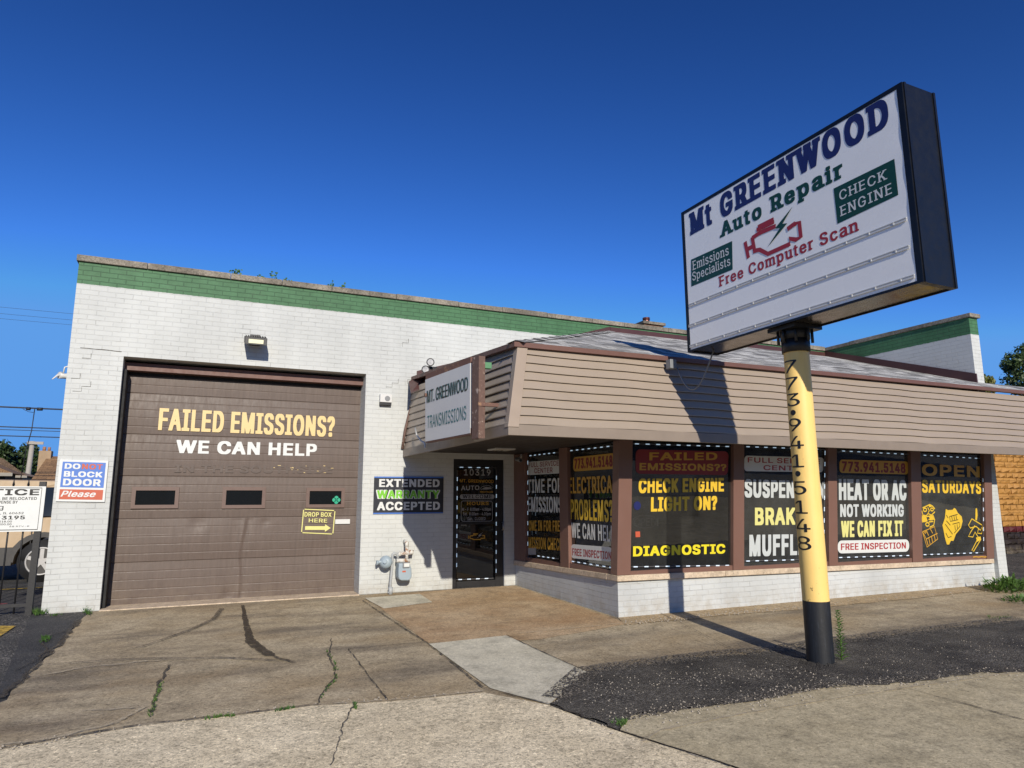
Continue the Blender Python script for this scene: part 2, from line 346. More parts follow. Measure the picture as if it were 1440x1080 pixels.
MT['bracketgreen'] = plain('green_bracket_paint', (0.10, 0.27, 0.13), 0.5, 0.2)
MT['meter'] = plain('meter_grey_paint', (0.36, 0.44, 0.50), 0.45, 0.08)
MT['pipe'] = rust_mat('painted_pipe', (0.58, 0.57, 0.53), (0.26, 0.12, 0.05), 0.45, 16)
MT['pipe_grey'] = plain('galvanised_pipe', (0.42, 0.44, 0.45), 0.5, 0.2, 15)
MT['plastic_white'] = plain('white_plastic', (0.72, 0.72, 0.70), 0.45, 0.06)
MT['plastic_grey'] = plain('grey_plastic', (0.25, 0.26, 0.27), 0.5, 0.1)
MT['lens'] = plain('lamp_lens', (0.60, 0.60, 0.55), 0.12, 0.15, 20, 0.2, 30)
MT['lamp_glass'] = plain('pale_yellow_lamp_glass', (0.95, 0.92, 0.62), 0.2, 0.08, 30, 0.1, 60)
MT['led'] = plain('led_chip', (0.8, 0.85, 0.95), 0.3, 0, 5, 0, emit=((0.55, 0.78, 1.0), 0.45))
MT['led_tape'] = plain('led_tape', (0.10, 0.10, 0.11), 0.4)
MT['iron'] = plain('black_iron', (0.018, 0.018, 0.02), 0.5, 0.2, 12, 0.2, 60)
MT['yellowstone'] = brick_mat('yellow_split_stone', (0.42, 0.21, 0.05), dark=(0.10, 0.05, 0.015), bstr=1.0, bw=0.40, rh=0.2, ms=0.012)
MT['stone_dark'] = brick_mat('dark_split_stone', (0.022, 0.013, 0.009), dark=(0.02, 0.012, 0.01), bstr=1.0, bw=0.40, rh=0.2, ms=0.012)
MT['redband'] = plain('red_band_paint', (0.10, 0.008, 0.01), 0.6, 0.2, 6, 0.5, 12)
MT['roof_brown'] = shingle_mat('brown_shingle', (0.20, 0.115, 0.058), (0.30, 0.175, 0.085), 0.22, 0.4)
MT['roof_tan'] = shingle_mat('tan_shingle', (0.27, 0.18, 0.11), (0.34, 0.23, 0.145), 0.25, 0.4)
MT['siding_white'] = plain('white_siding', (0.30, 0.27, 0.22), 0.6)
MT['house_tan'] = plain('tan_brick_far', (0.40, 0.28, 0.17), 0.8, 0.2, 5)
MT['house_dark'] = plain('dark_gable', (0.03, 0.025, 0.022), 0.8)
MT['fluebrick'] = brick_mat('chimney_brick', (0.36, 0.18, 0.10), bstr=0.6)
MT['flue'] = plain('flue_red_metal', (0.16, 0.055, 0.045), 0.3, 0.15, 5, 0.1, 20, 0.5)
MT['wood_pale'] = plain('weathered_wood', (0.42, 0.38, 0.33), 0.8, 0.2, 8)
MT['wire'] = plain('cable_black', (0.02, 0.022, 0.028), 0.6, 0.1)
MT['bark'] = plain('bark', (0.09, 0.065, 0.045), 0.9, 0.3, 10, 0.6, 25)
MT['leaf'] = leaf_mat('tree_leaves', (0.030, 0.060, 0.016), (0.075, 0.115, 0.030))
MT['leaf_dark'] = leaf_mat('dark_tree_leaves', (0.022, 0.046, 0.014), (0.055, 0.09, 0.024))
MT['leaf_yellow'] = leaf_mat('yellow_green_leaves', (0.13, 0.15, 0.025), (0.20, 0.20, 0.04))
MT['weed'] = leaf_mat('weed_leaves', (0.06, 0.15, 0.03), (0.12, 0.22, 0.045), 0.3)
MT['carpaint'] = plain('beige_car_paint', (0.47, 0.345, 0.215), 0.5, 0.04, 3, 0, 10, 0.0, spec=0.25)
MT['carplastic'] = plain('grey_car_cladding', (0.055, 0.052, 0.05), 0.6, 0.1)
MT['carglass'] = plain('car_glass', (0.012, 0.014, 0.016), 0.02, 0.1, 3, 0)
for l_ in list(MT['carglass'].node_tree.links):
    if l_.to_socket.name == 'Roughness': MT['carglass'].node_tree.links.remove(l_)
MT['carglass'].node_tree.nodes['Principled BSDF'].inputs['Roughness'].default_value = 0.02
MT['rim'] = plain('alloy_rim', (0.50, 0.49, 0.48), 0.45, 0.1, 10, 0, 20, 0.2)
MT['pebble'] = plain('pebbles', (0.42, 0.37, 0.30), 0.8, 0.35, 30)

# ------------------------------------------------------------------ mesh building
class MB:
    def __init__(s): s.v = []; s.f = []; s.sm = []
    def add(s, vs, fs, smooth=False):
        o = len(s.v); s.v += [tuple(p) for p in vs]
        for f in fs: s.f.append(tuple(i+o for i in f)); s.sm.append(smooth)
        return s
    def box(s, x0, x1, y0, y1, z0, z1):
        x0, x1 = min(x0, x1), max(x0, x1); y0, y1 = min(y0, y1), max(y0, y1); z0, z1 = min(z0, z1), max(z0, z1)
        return s.hexa([(x0,y0,z0),(x1,y0,z0),(x1,y1,z0),(x0,y1,z0)], [(x0,y0,z1),(x1,y0,z1),(x1,y1,z1),(x0,y1,z1)])
    def hexa(s, a, b):
        n = len(a)
        fs = [tuple(reversed(range(n))), tuple(range(n, 2*n))] + [(i, (i+1) % n, n+(i+1) % n, n+i) for i in range(n)]
        return s.add(list(a)+list(b), fs)
    def obox(s, c, ax, ay, az):
        """box about c with half axes"""
        c, ax, ay, az = map(Vector, (c, ax, ay, az))
        return s.hexa([c-ax-ay-az, c+ax-ay-az, c+ax+ay-az, c-ax+ay-az], [c-ax-ay+az, c+ax-ay+az, c+ax+ay+az, c-ax+ay+az])
    def tube(s, pts, r, seg=10, cap=True):
        pts = [Vector(p) for p in pts]; rs = r if isinstance(r, (list, tuple)) else [r]*len(pts)
        vs = []; n = len(pts); prev = None
        for i, p in enumerate(pts):
            t = (pts[min(i+1, n-1)] - pts[max(i-1, 0)]).normalized()
            if prev is None:
                a = t.cross(Vector((0, 0, 1)))
                if a.length < 1e-3: a = Vector((1, 0, 0))
                a.normalize()
            else:
                a = prev - t*prev.dot(t)
                a.normalize()
            prev = a; b = t.cross(a)
            for k in range(seg):
                q = 2*math.pi*k/seg; vs.append(p + (a*math.cos(q)+b*math.sin(q))*rs[i])
        fs = []
        for i in range(n-1):
            for k in range(seg):
                k2 = (k+1) % seg; fs.append((i*seg+k, i*seg+k2, (i+1)*seg+k2, (i+1)*seg+k))
        s.add(vs, fs, True)
        if cap:
            o = len(s.v)-len(vs)
            s.f.append(tuple(o+k for k in reversed(range(seg)))); s.sm.append(False)
            s.f.append(tuple(o+(n-1)*seg+k for k in range(seg))); s.sm.append(False)
        return s
    def disc(s, c, axis, r, h, seg=20):
        c = Vector(c); a = Vector(axis).normalized(); return s.tube([c-a*h/2, c+a*h/2], r, seg)
    def ball(s, c, r, seg=10, sc=(1, 1, 1)):
        vs = []; fs = []
        for i in range(seg+1):
            th = math.pi*i/seg
            for k in range(seg*2):
                ph = math.pi*k/seg
                vs.append((c[0]+r*sc[0]*math.sin(th)*math.cos(ph), c[1]+r*sc[1]*math.sin(th)*math.sin(ph), c[2]+r*sc[2]*math.cos(th)))
        for i in range(seg):
            for k in range(seg*2):
                k2 = (k+1) % (seg*2); fs.append((i*seg*2+k, (i+1)*seg*2+k, (i+1)*seg*2+k2, i*seg*2+k2))
        return s.add(vs, fs, True)
    def quad(s, a, b, c, d): return s.add([a, b, c, d], [(0, 1, 2, 3)])
    def build(s, name, mat, parent=None, label=None, cat=None, group=None, kind=None, bevel=0, origin=None, smooth=None):
        me = bpy.data.meshes.new(name)
        P = np.array([tuple(p) for p in s.v], float)
        if parent is None:
            o = np.array(origin if origin is not None else ((P[:, 0].min()+P[:, 0].max())/2, (P[:, 1].min()+P[:, 1].max())/2, P[:, 2].min()))
        else:
            o = np.array(WORLD[parent.name])
        me.from_pydata((P-o).tolist(), [], s.f); me.update()
        me.polygons.foreach_set('use_smooth', s.sm if smooth is None else [smooth]*len(s.sm))
        me.materials.append(MT[mat] if isinstance(mat, str) else mat)
        ob = bpy.data.objects.new(name, me); COL.objects.link(ob)
        if parent is None: ob.location = o
        else: ob.parent = parent
        WORLD[ob.name] = tuple(o)
        if bevel:
            bm = bmesh.new(); bm.from_mesh(me)
            bmesh.ops.remove_doubles(bm, verts=bm.verts, dist=1e-5)
            es = [e for e in bm.edges if len(e.link_faces) == 2 and e.calc_face_angle(0) > 0.6]
            bmesh.ops.bevel(bm, geom=es, offset=bevel, segments=2, affect='EDGES', profile=0.5, clamp_overlap=True)
            bm.to_mesh(me); bm.free()
        tag(ob, label, cat, group, kind)
        return ob
WORLD = {}
def tag(o, label=None, cat=None, group=None, kind=None):
    if label: o['label'] = label
    if cat: o['category'] = cat
    if group: o['group'] = group
    if kind: o['kind'] = kind
    return o
def thing(name, loc, label, cat, group=None):
    o = bpy.data.objects.new(name, None); COL.objects.link(o); o.location = loc; o.empty_display_size = 0.2
    WORLD[o.name] = tuple(loc); return tag(o, label, cat, group)

# ------------------------------------------------------------------ lettering
_gc = {}
FONT = None
try:
    import os
    FONT = bpy.data.fonts.load(os.path.join(bpy.utils.system_resource('DATAFILES'), 'fonts', 'Inter.woff2'))   # a font that ships with Blender
except Exception:
    FONT = None
def glyphs(txt, space=1.0):
    key = (txt, space)
    if key not in _gc:
        cu = bpy.data.curves.new('t', 'FONT'); cu.body = txt; cu.resolution_u = 4; cu.space_character = space
        if FONT: cu.font = FONT
        ob = bpy.data.objects.new('t', cu); COL.objects.link(ob)
        me = bpy.data.meshes.new_from_object(ob)
        P = np.array([v.co[:2] for v in me.vertices]) if len(me.vertices) else np.zeros((0, 2))
        F = [tuple(p.vertices) for p in me.polygons]
        bpy.data.objects.remove(ob); bpy.data.curves.remove(cu); bpy.data.meshes.remove(me)
        _gc[key] = (P, F)
    return _gc[key]
def caph(): return glyphs('H')[0][:, 1].max(), glyphs('H')[0][:, 1].min()
SERIF = {'M': 'b.07 b.93 t.05 t.95', 'R': 'b.1 b.9 t.08', 'E': 'b.12 t.12', 'N': 'b.08 t.06 t.93', 'W': 't.05 t.5 t.95', 'D': 'b.1 t.1',
 'A': 'b.05 b.95', 'H': 'b.08 b.92 t.08 t.92', 'K': 'b.09 b.9 t.09 t.88', 'I': 'b.5 t.5', 'F': 'b.14 t.12', 'P': 'b.12 t.12',
 'u': 'x.08 x.82 b.93', 'r': 'b.22 x.18', 'i': 'b.5 x.4', 'a': 'b.95', 'n': 'b.12 b.9 x.08', 'm': 'b.06 b.5 b.94 x.04', 'l': 'b.5 t.4',
 'p': 'd.12 x.08', '1': 'b.62', 'L': 'b.12 t.12', 'B': 'b.1 t.1', 'U': 't.08 t.92', 'T': 'b.5', 'C': '', 'O': '', 'S': '', 'G': ''}
def outline(ch):
    """directed outline segments of a glyph, n x 4 (the font's contours may overlap)"""
    cu = bpy.data.curves.new('t', 'FONT'); cu.body = ch
    if FONT: cu.font = FONT
    ob = bpy.data.objects.new('t', cu); COL.objects.link(ob)
    bpy.context.view_layer.update(); dg = bpy.context.evaluated_depsgraph_get()
    c2 = ob.to_curve(dg); out = []
    for sp in c2.splines:
        bp = sp.bezier_points; pts = []
        for k in range(len(bp)):
            a, b = bp[k], bp[(k+1) % len(bp)]
            p0, p1, p2, p3 = (np.array(v[:2]) for v in (a.co, a.handle_right, b.handle_left, b.co))
            n = 1 if abs(np.cross(p1-p0, p3-p0))+abs(np.cross(p2-p0, p3-p0)) < 1e-5 else 6
            for t in range(n):
                u = t/n; pts.append((1-u)**3*p0+3*(1-u)**2*u*p1+3*(1-u)*u*u*p2+u**3*p3)
        for p, q in zip(pts, pts[1:]+pts[:1]):
            if np.hypot(*(q-p)) > 1e-7: out.append([*p, *q])
    ob.to_curve_clear(); bpy.data.objects.remove(ob); bpy.data.curves.remove(cu)
    return np.array(out)
_adv = {}
def advance(ch):
    if ch not in _adv:
        hx = glyphs('H')[0][:, 0].max(); _adv[ch] = glyphs('H'+ch+'H')[0][:, 0].max() - glyphs('HH')[0][:, 0].max()
    return _adv[ch]
_lc = {}
def letter(ch, dx, dy, serif, N=40):
    """points and triangles of one letter thickened by dx, dy (in cap heights); stroke outlines and slabs are merged through a distance field"""
    key = (ch, round(dx*N), round(dy*N), serif)
    if key in _lc: return _lc[key]
    top, bot = caph(); H = top-bot; S = (outline(ch)-np.array([0, bot, 0, bot]))/H
    c = 1.0/N; qx, qy = int(round(dx/c)), int(round(dy/c)); pad = 4+max(qx, qy)+(10 if serif else 0)
    x0, x1 = S[:, [0, 2]].min()-pad*c, S[:, [0, 2]].max()+pad*c; y0, y1 = S[:, [1, 3]].min()-pad*c, S[:, [1, 3]].max()+pad*c
    nx, ny = int((x1-x0)/c)+1, int((y1-y0)/c)+1
    X, Y = np.meshgrid(x0+c*np.arange(nx), y0+c*np.arange(ny)); Pt = np.stack([X.ravel(), Y.ravel()], 1)
    A = S[:, :2]; B = S[:, 2:]; d = B-A; L2 = (d**2).sum(1)+1e-12
    t = np.clip(((Pt[:, None]-A)*d).sum(2)/L2, 0, 1); q = A+t[..., None]*d
    D = np.sqrt(((Pt[:, None]-q)**2).sum(2)).min(1)
    py = Pt[:, None, 1]; cr = ((A[:, 1] > py) != (B[:, 1] > py)) & (Pt[:, None, 0] < (B[:, 0]-A[:, 0])*(py-A[:, 1])/(np.where(np.abs(d[:, 1]) < 1e-9, 1e-9, d[:, 1]))+A[:, 0])
    wind = (cr*np.where(B[:, 1] > A[:, 1], 1, -1)).sum(1)
    f = np.where(wind != 0, -np.maximum(D, 1e-4), D).reshape(ny, nx)
    if serif:
        gx0, gx1 = S[:, [0, 2]].min(), S[:, [0, 2]].max(); wd = gx1-gx0
        xh = (glyphs('x')[0][:, 1].max()-bot)/H; dsc = (glyphs('p')[0][:, 1].min()-bot)/H
        for sp in SERIF.get(ch, '').split():
            cx = gx0+float(sp[1:])*wd; hw = 0.185; th = 0.095
            if ch in 'mMW': hw = .15
            if ch.islower(): hw *= 0.85
            b0, b1 = {'b': (0, th), 't': (1-th, 1), 'x': (xh-th, xh), 'd': (dsc, dsc+th)}[sp[0]]
            a, b = cx-hw, cx+hw
            if sp[0] == 'x': b = cx
            if ch in 'EFLDPB' and not (ch in 'FP' and sp[0] == 'b'): b = cx
            r = np.maximum(np.maximum(a-X, X-b), np.maximum(b0-Y, Y-b1)); f = np.minimum(f, r)
    if qx or qy:
        g = f.copy()
        for kx in (-1, 0, 1):
            for ky in (-1, 0, 1):
                g = np.minimum(g, np.roll(np.roll(f, kx*qx, 1), ky*qy, 0))
                if qx > 2: g = np.minimum(g, np.roll(np.roll(f, kx*(qx//2), 1), ky*qy, 0))
        f = g
    f[0, :] = f[-1, :] = 1; f[:, 0] = f[:, -1] = 1
    f = np.where(np.abs(f) < 1e-5, 1e-5, f)
    # fill: runs of whole cells inside, and clipped cells along the outline
    ins = f < 0; V = []; T = []
    full = ins[:-1, :-1] & ins[1:, 1:] & ins[:-1, 1:] & ins[1:, :-1]
    for i in range(ny-1):
        j = 0; row = full[i]
        while j < nx-1:
            if row[j]:
                k = j
                while k < nx-1 and row[k]: k += 1
                o = len(V); V += [(x0+c*j, y0+c*i), (x0+c*k, y0+c*i), (x0+c*k, y0+c*(i+1)), (x0+c*j, y0+c*(i+1))]; T.append((o, o+1, o+2, o+3)); j = k
            else: j += 1
    some = (ins[:-1, :-1] | ins[1:, 1:] | ins[:-1, 1:] | ins[1:, :-1]) & ~full
    for i, j in np.argwhere(some):
        cs = [(i, j), (i, j+1), (i+1, j+1), (i+1, j)]; poly = []
        for a, b in zip(cs, cs[1:]+cs[:1]):
            fa, fb = f[a], f[b]
            if fa < 0: poly.append((x0+c*a[1], y0+c*a[0]))
            if (fa < 0) != (fb < 0):
                t = fa/(fa-fb); poly.append((x0+c*(a[1]+t*(b[1]-a[1])), y0+c*(a[0]+t*(b[0]-a[0]))))
        if len(poly) > 2: o = len(V); V += poly; T.append(tuple(range(o, o+len(poly))))
    _lc[key] = (V, T, (S[:, [0, 2]].min(), S[:, [0, 2]].max())); return _lc[key]
def put_text(txt, A, B, D, mat, parent, bold=0.03, off=0.004, serif=False, space=None, name='lettering', gap=0.10, mb=None, up=None, slant=0.0):
    """lettering fitted between A (left end of baseline), B (right end) and D (top of the capitals over A)"""
    A, B, D = Vector(A), Vector(B), Vector(D)
    ex = B-A; W_ = ex.length; edr = ex.normalized()
    upv = Vector(up) if up is not None else (Vector((0, 0, 1)) if abs(edr.z) < 0.5 else (D-A).normalized())
    h = abs((D-A).dot(upv)); nrm = ex.cross(upv).normalized(); H = caph()[0]-caph()[1]
    b = max(0.0, bold)*1.55
    def lay(sx):
        dx = b/max(.55, min(1.6, sx)) if not serif else b*.75; dy = b*(.62 if not serif else .4)
        x = 0.0; out = []; trk = dx*1.55 + (gap if serif else 0.0)
        for ch in txt:
            if ch == ' ': x += .34+trk; continue
            V, T, (g0, g1) = letter(ch, dx, dy, serif); out.append((x, V, T)); x += advance(ch)/H + trk
        lo = min(x_+p[0] for x_, V, T in out for p in V); hi = max(x_+p[0] for x_, V, T in out for p in V)
        return out, lo, hi, dy
    out, lo, hi, dy = lay(1.0)
    out, lo, hi, dy = lay(round((W_/h)/(hi-lo), 1))
    m = mb or MB(); n0 = nrm*off
    for x_, V, T in out:
        m.add([A + edr*(W_*(x_+p[0]-lo)/(hi-lo) + slant*h*p[1]) + upv*(h*(p[1]+dy)/(1+2*dy)) + n0 for p in V], T)
    return m.build(name, mat, parent) if mb is None else m
def rounded(pts, r, n=6):
    """rounded corners for a quad of 3-D points; r as a fraction of the shorter side"""
    P = [Vector(p) for p in pts]; out = []
    s = min((P[1]-P[0]).length, (P[2]-P[1]).length)*r
    for i in range(4):
        a, b, c = P[i-1], P[i], P[(i+1) % 4]
        d1 = (a-b).normalized()*s; d2 = (c-b).normalized()*s
        for k in range(n+1):
            t = k/n*math.pi/2
            out.append(b + d1*(1-math.sin(t)) + d2*(1-math.cos(t)))
    return out
def panel(pts, off, thick=None):
    """flat panel (ngon) pushed off its plane, with thickness if given; pts counter-clockwise seen from outside"""
    P = [Vector(p) for p in pts]; n = (P[1]-P[0]).cross(P[2]-P[1])
    if n.length < 1e-9: n = (P[2]-P[0]).cross(P[len(P)//2]-P[0])
    c = sum(P, Vector())/len(P)
    n = Vector()
    for i in range(len(P)): n += (P[i]-c).cross(P[(i+1) % len(P)]-c)
    n.normalize(); m = MB()
    if thick: m.hexa([p+n*(off-thick) for p in P], [p+n*off for p in P])
    else: m.add([p+n*off for p in P], [tuple(range(len(P)))])
    return m
def ribbon(m, pts, wd, nrm, off=0.0, closed=False):
    P = [Vector(p)+Vector(nrm)*off for p in pts]; n = len(P); nrm = Vector(nrm)
    L = []
    for i in range(n):
        a = P[(i-1) % n] if (closed or i > 0) else P[i]; b = P[(i+1) % n] if (closed or i < n-1) else P[i]
        d = (b-a).normalized(); s = nrm.cross(d).normalized()
        ww = wd[i] if isinstance(wd, (list, tuple)) else wd
        L.append((P[i]-s*ww/2, P[i]+s*ww/2))
    vs = [q for ab in L for q in ab]
    fs = [(2*i, 2*((i+1) % n), 2*((i+1) % n)+1, 2*i+1) for i in range(n if closed else n-1)]
    m.add(vs, fs); return m

# ================================================================== GROUND
def jag(pts, amp, step=0.25):
    out = []
    for i in range(len(pts)):
        a, b, am = pts[i], pts[(i+1) % len(pts)], amp[i] if isinstance(amp, list) else amp
        out.append(a)
        n = int((b-a).length/step)
        if am <= 0 or n < 2: continue
        s = Vector((-(b-a).y, (b-a).x, 0)).normalized()
        for k in range(1, n):
            p = a.lerp(b, k/n) + s*random.uniform(-am, am); p.z = gz(p.y); out.append(p)
    return out
def sheet(name, img, k, mat, amp=0.0, world=None, step=0.25, thick=0.0):
    pts = [G(*p) if len(p) == 2 else Vector((p[0], p[1], gz(p[1]))) for p in img]
    pts = jag(pts, amp, step)
    pts = [Vector((p.x, p.y, gz(p.y)+k*0.004)) for p in pts]
    area = sum(pts[i].x*pts[(i+1) % len(pts)].y - pts[(i+1) % len(pts)].x*pts[i].y for i in range(len(pts)))
    if area < 0: pts.reverse()
    return MB().add(pts, [tuple(range(len(pts)))]).build(name, mat, kind='structure')
gm = MB(); ys = [-400, -60, -16, 0, 60, 600]; xs = [-500, -80, -20, 0, 20, 80, 600]
gv = [(x, y, gz(y)-0.004*0) for y in ys for x in xs]
gm.add(gv, [(j*len(xs)+i, j*len(xs)+i+1, (j+1)*len(xs)+i+1, (j+1)*len(xs)+i) for j in range(len(ys)-1) for i in range(len(xs)-1)])
gm.build('ground', 'asphalt', kind='structure')
W3_ = lambda x, y: (x, y, 0)
# brown concrete apron in front of the whole building
sheet('driveway', [W3_(-1.12, 0.42), (118, 868), (60, 930), (10, 985), (-60, 1010), W3_(-3.2, -4.2), (-40, 1068), (0, 1056), (200, 1022), (330, 1008), (440, 994), (560, 987), (680, 975),
      (772, 993), (826, 946), (900, 937), (1010, 925), (1100, 918), (1200, 902), (1300, 890), (1440, 874), W3_(16.5, -4.6), W3_(16.5, -2.9), W3_(12.55, -2.9), W3_(12.5, 0.42)], 1, 'apron', [0, 0.02, 0.04, 0.05, 0, 0, 0, 0.01, 0.01, 0.01, 0.01, 0.01, 0.0, 0.0, 0, 0.02, 0.02, 0.03, 0.03, 0.03, 0, 0, 0, 0, 0])
sheet('door_landing', [(640, 829), (722, 824), (868, 872), (882, 878), (760, 900), (602, 905), (548, 866), (520, 842)], 2, 'apron_rust', 0.02)
sheet('entrance_pad', [(513, 842), (590, 836), (608, 848), (540, 857)], 3, 'patch', 0.01)
sheet('front_sidewalk', [(-60, 1071), (0, 1056), (200, 1022), (330, 1008), (440, 994), (560, 987), (680, 975), (772, 993), (870, 1030), (1000, 1070), W3_(3.4, -9.0), W3_(2.5, -13.2), W3_(-7, -13.2), W3_(-7, -6.6)], 2, 'walk', 0.006)
sheet('new_slab', [(603, 907), (712, 895), (826, 947), (772, 993), (690, 970)], 3, 'patch', 0.0)
sheet('asphalt_strip', [(773, 992), (824, 948), (862, 940), (905, 938), (950, 928), (1010, 925), (1100, 917), (1160, 906), (1200, 900), (1300, 890), (1440, 873), W3_(20, -6.0), W3_(20, -7.6), (1440, 948), (1380, 948), (1330, 955), (1290, 960), (1230, 966), (1180, 966), (1150, 970), (1110, 978), (1060, 988), (1000, 994), (960, 1000), (920, 1004), (890, 1008), (875, 1018), (868, 1029)], 4, 'asphalt_strip', 0.035, step=0.06)
def crumb_mat():
    m, t, n, b = newmat('asphalt_crumbs'); b.inputs['Roughness'].default_value = 0.9
    vo = t.nodes.new('ShaderNodeTexVoronoi'); vo.inputs['Scale'].default_value = 85; lk(t, pos(t), vo.inputs['Vector'])
    sp = t.nodes.new('ShaderNodeSeparateColor'); lk(t, vo.outputs['Color'], sp.inputs[0])
    c = mixc(t, ramp(t, sp.outputs[1], [(0.45, 0), (0.8, 1)]), (0.05, 0.045, 0.04), (0.22, 0.19, 0.15)); lk(t, c, b.inputs['Base Color'])
    k = math_(t, 'ADD', sp.outputs[0], math_(t, 'MULTIPLY', noise(t, 5, 5, .7), 0.9))
    lk(t, ramp(t, k, [(0.98, 0.0), (1.02, 1.0)]), b.inputs['Alpha']); return m
MT['crumbs'] = crumb_mat()
for img, wd_c in (([(784, 985), (826, 944), (905, 934), (1010, 922), (1100, 914), (1160, 904), (1300, 888), (1440, 871)], 0.26), ([(878, 1012), (960, 997), (1060, 985), (1150, 968), (1290, 957), (1380, 946), (1440, 945)], 0.13)):
    p_ = [G(*q_) for q_ in img]; p_ = [Vector((a.x, a.y, gz(a.y)+0.0185)) for a in p_]; m_ = MB2 = None
    CRUMBS = globals().get('CRUMBS', []) + [(p_, wd_c)]
sheet('side_sidewalk', [(1440, 940), W3_(24, -7.0), W3_(24, -13.2), W3_(2.6, -13.2), W3_(3.5, -9.0), (1003, 1070), (872, 1030), (876, 1019), (890, 1008), (960, 1000), (1060, 988), (1120, 975), (1180, 965), (1290, 958), (1380, 946)], 3, 'walk_old', [0, 0, 0, 0, 0, 0, 0, 0.01, 0.01, 0.01, 0.01, 0.01, .01, .01, .01])
sheet('parking_lot', [W3_(-30, 30), W3_(-1.72, 30), W3_(-1.72, 0.0), (112, 874), (60, 930), (10, 985), (-60, 1010), W3_(-3.2, -4.2), W3_(-30, -4.2)], 0.5, 'lot', [0, 0, 0, 0.04, 0.05, 0.05, 0, 0, 0])
sheet('foundation_strip', [(868, 869), (1130, 846), (1414, 820), (1412, 829), (1130, 858), (1000, 868), (880, 880)], 2.5, concrete('sandy_footing', (0.42, 0.31, 0.18), (0.50, 0.39, 0.25), None, 2, 0.4), 0.03)
for p_, wd_c in CRUMBS:
    m = MB(); ribbon(m, p_, wd_c, (0, -GS, 1)); m.build('asphalt_crumbs', 'crumbs', kind='structure')
# heap of asphalt round the foot of the pole
m = MB(); rnd = random.Random(31); nr, na = 5, 26; vs = []
for i in range(nr+1):
    for k in range(na):
        an = 2*math.pi*k/na; r = .10+(.30+.06*math.sin(an*3+1))*i/nr; x, y = 5.257+r*math.cos(an), -5.63+r*math.sin(an)
        vs.append((x, y, gz(y)+.018+.030*(1-i/nr)**1.5*rnd.uniform(.6, 1.3)))
m.add(vs, [(i*na+k, (i+1)*na+k, (i+1)*na+(k+1) % na, i*na+(k+1) % na) for i in range(nr) for k in range(na)])
m.build('asphalt_heap', 'asphalt_strip', kind='structure')
sheet('street', [W3_(-80, -34), W3_(80, -34), W3_(80, -13.4), W3_(-80, -13.4)], 1, asphalt('street_asphalt', (0.12, 0.118, 0.11), (0.17, 0.165, 0.155), 0.3, 0.4, 0.3))
# joints, cracks and marks in the paving
def line(name, img, wd, k, mat, jit=0.0, step=0.06):
    pts = [G(*p) for p in img]; out = [pts[0]]
    for a, b in zip(pts, pts[1:]):
        n = max(1, int((b-a).length/step))
        for j in range(1, n+1):
            q = a.lerp(b, j/n)
            if jit and j < n: q = q + Vector((random.uniform(-jit, jit), random.uniform(-jit, jit), 0))
            out.append(q)
    out = [Vector((p.x, p.y, gz(p.y)+k*0.004)) for p in out]
    ww = [wd*random.uniform(0.35, 1.5) for _ in out] if not isinstance(wd, list) else [wd[min(len(wd)-1, int(i*len(wd)/len(out)))] for i in range(len(out))]
    m = MB(); ribbon(m, out, ww, (0, GS*-1, 1)); return m.build(name, mat, kind='structure')
for img, wd in (([(0, 1056), (200, 1022), (330, 1008), (440, 994)], 0.016), ([(510, 846), (560, 880), (602, 907), (680, 970), (772, 993), (868, 1030), (1030, 1082)], 0.014),
                ([(490, 915), (545, 988)], 0.010), ([(490, 915), (602, 905)], 0.010), ([(712, 895), (760, 918), (826, 947)], 0.012),
                ([(1280, 972), (1440, 1016)], 0.012), ([(925, 862), (1060, 930)], 0.008)):
    line('pavement_joint', img, wd, 5, 'joint', 0.006)
line('pavement_joint', [(440, 994), (545, 988), (680, 975)], 0.025, 5, 'joint_sand', 0.008)
line('pavement_joint', [(905, 1046), (930, 1030), (1060, 1004), (1220, 978), (1330, 962), (1432, 948)], 0.022, 5, 'joint_sand', 0.004)
line('pavement_joint', [(60, 952), (130, 940), (235, 930)], 0.035, 5, 'joint_sand', 0.02)
line('pavement_joint', [(115, 1003), (205, 997), (160, 1020), (60, 1045), (0, 1052)], 0.03, 5, 'joint_sand', 0.02)
line('pavement_joint', [(730, 893), (800, 886), (880, 878)], 0.02, 5, 'joint_sand', 0.006)
line('pavement_crack', [(466, 900), (462, 925), (470, 940), (472, 955), (455, 975), (446, 994)], 0.012, 5, 'joint', 0.012, 0.05)
line('pavement_crack', [(238, 938), (222, 965), (212, 1005)], 0.018, 5, 'joint', 0.014, 0.05)
line('pavement_crack', [(500, 990), (482, 1025), (478, 1045), (464, 1082)], 0.009, 6, 'joint', 0.010, 0.04)
line('pavement_crack', [(112, 874), (85, 905), (50, 940), (0, 985)], 0.05, 5, 'joint', 0.02, 0.08)
line('lot_crack', [(95, 888), (70, 895), (60, 905), (66, 915), (50, 930), (20, 945)], 0.02, 4, 'joint', 0.02, 0.08)
line('oil_stain', [(341, 853), (346, 880), (352, 905), (376, 922), (395, 930), (415, 934)], [0.04, 0.045, 0.06, 0.06, 0.07, 0.08, 0.11, 0.10, 0.03], 6, 'stain', 0.008, 0.05)
line('tyre_mark', [(312, 858), (300, 873), (270, 887), (200, 912), (115, 925)], [0.06, 0.06, 0.05, 0.035, 0.02, 0.01], 6, 'skid', 0.006, 0.08)
line('tyre_mark', [(60, 938), (180, 930), (310, 928), (390, 932)], [0.02, 0.03, 0.035, 0.04, 0.03], 6.5, 'skid', 0.006, 0.08)
sheet('parking_line', [(-40, 882), (22, 882), (-2, 898), (-60, 898)], 4, 'lotline')
pm = MB()
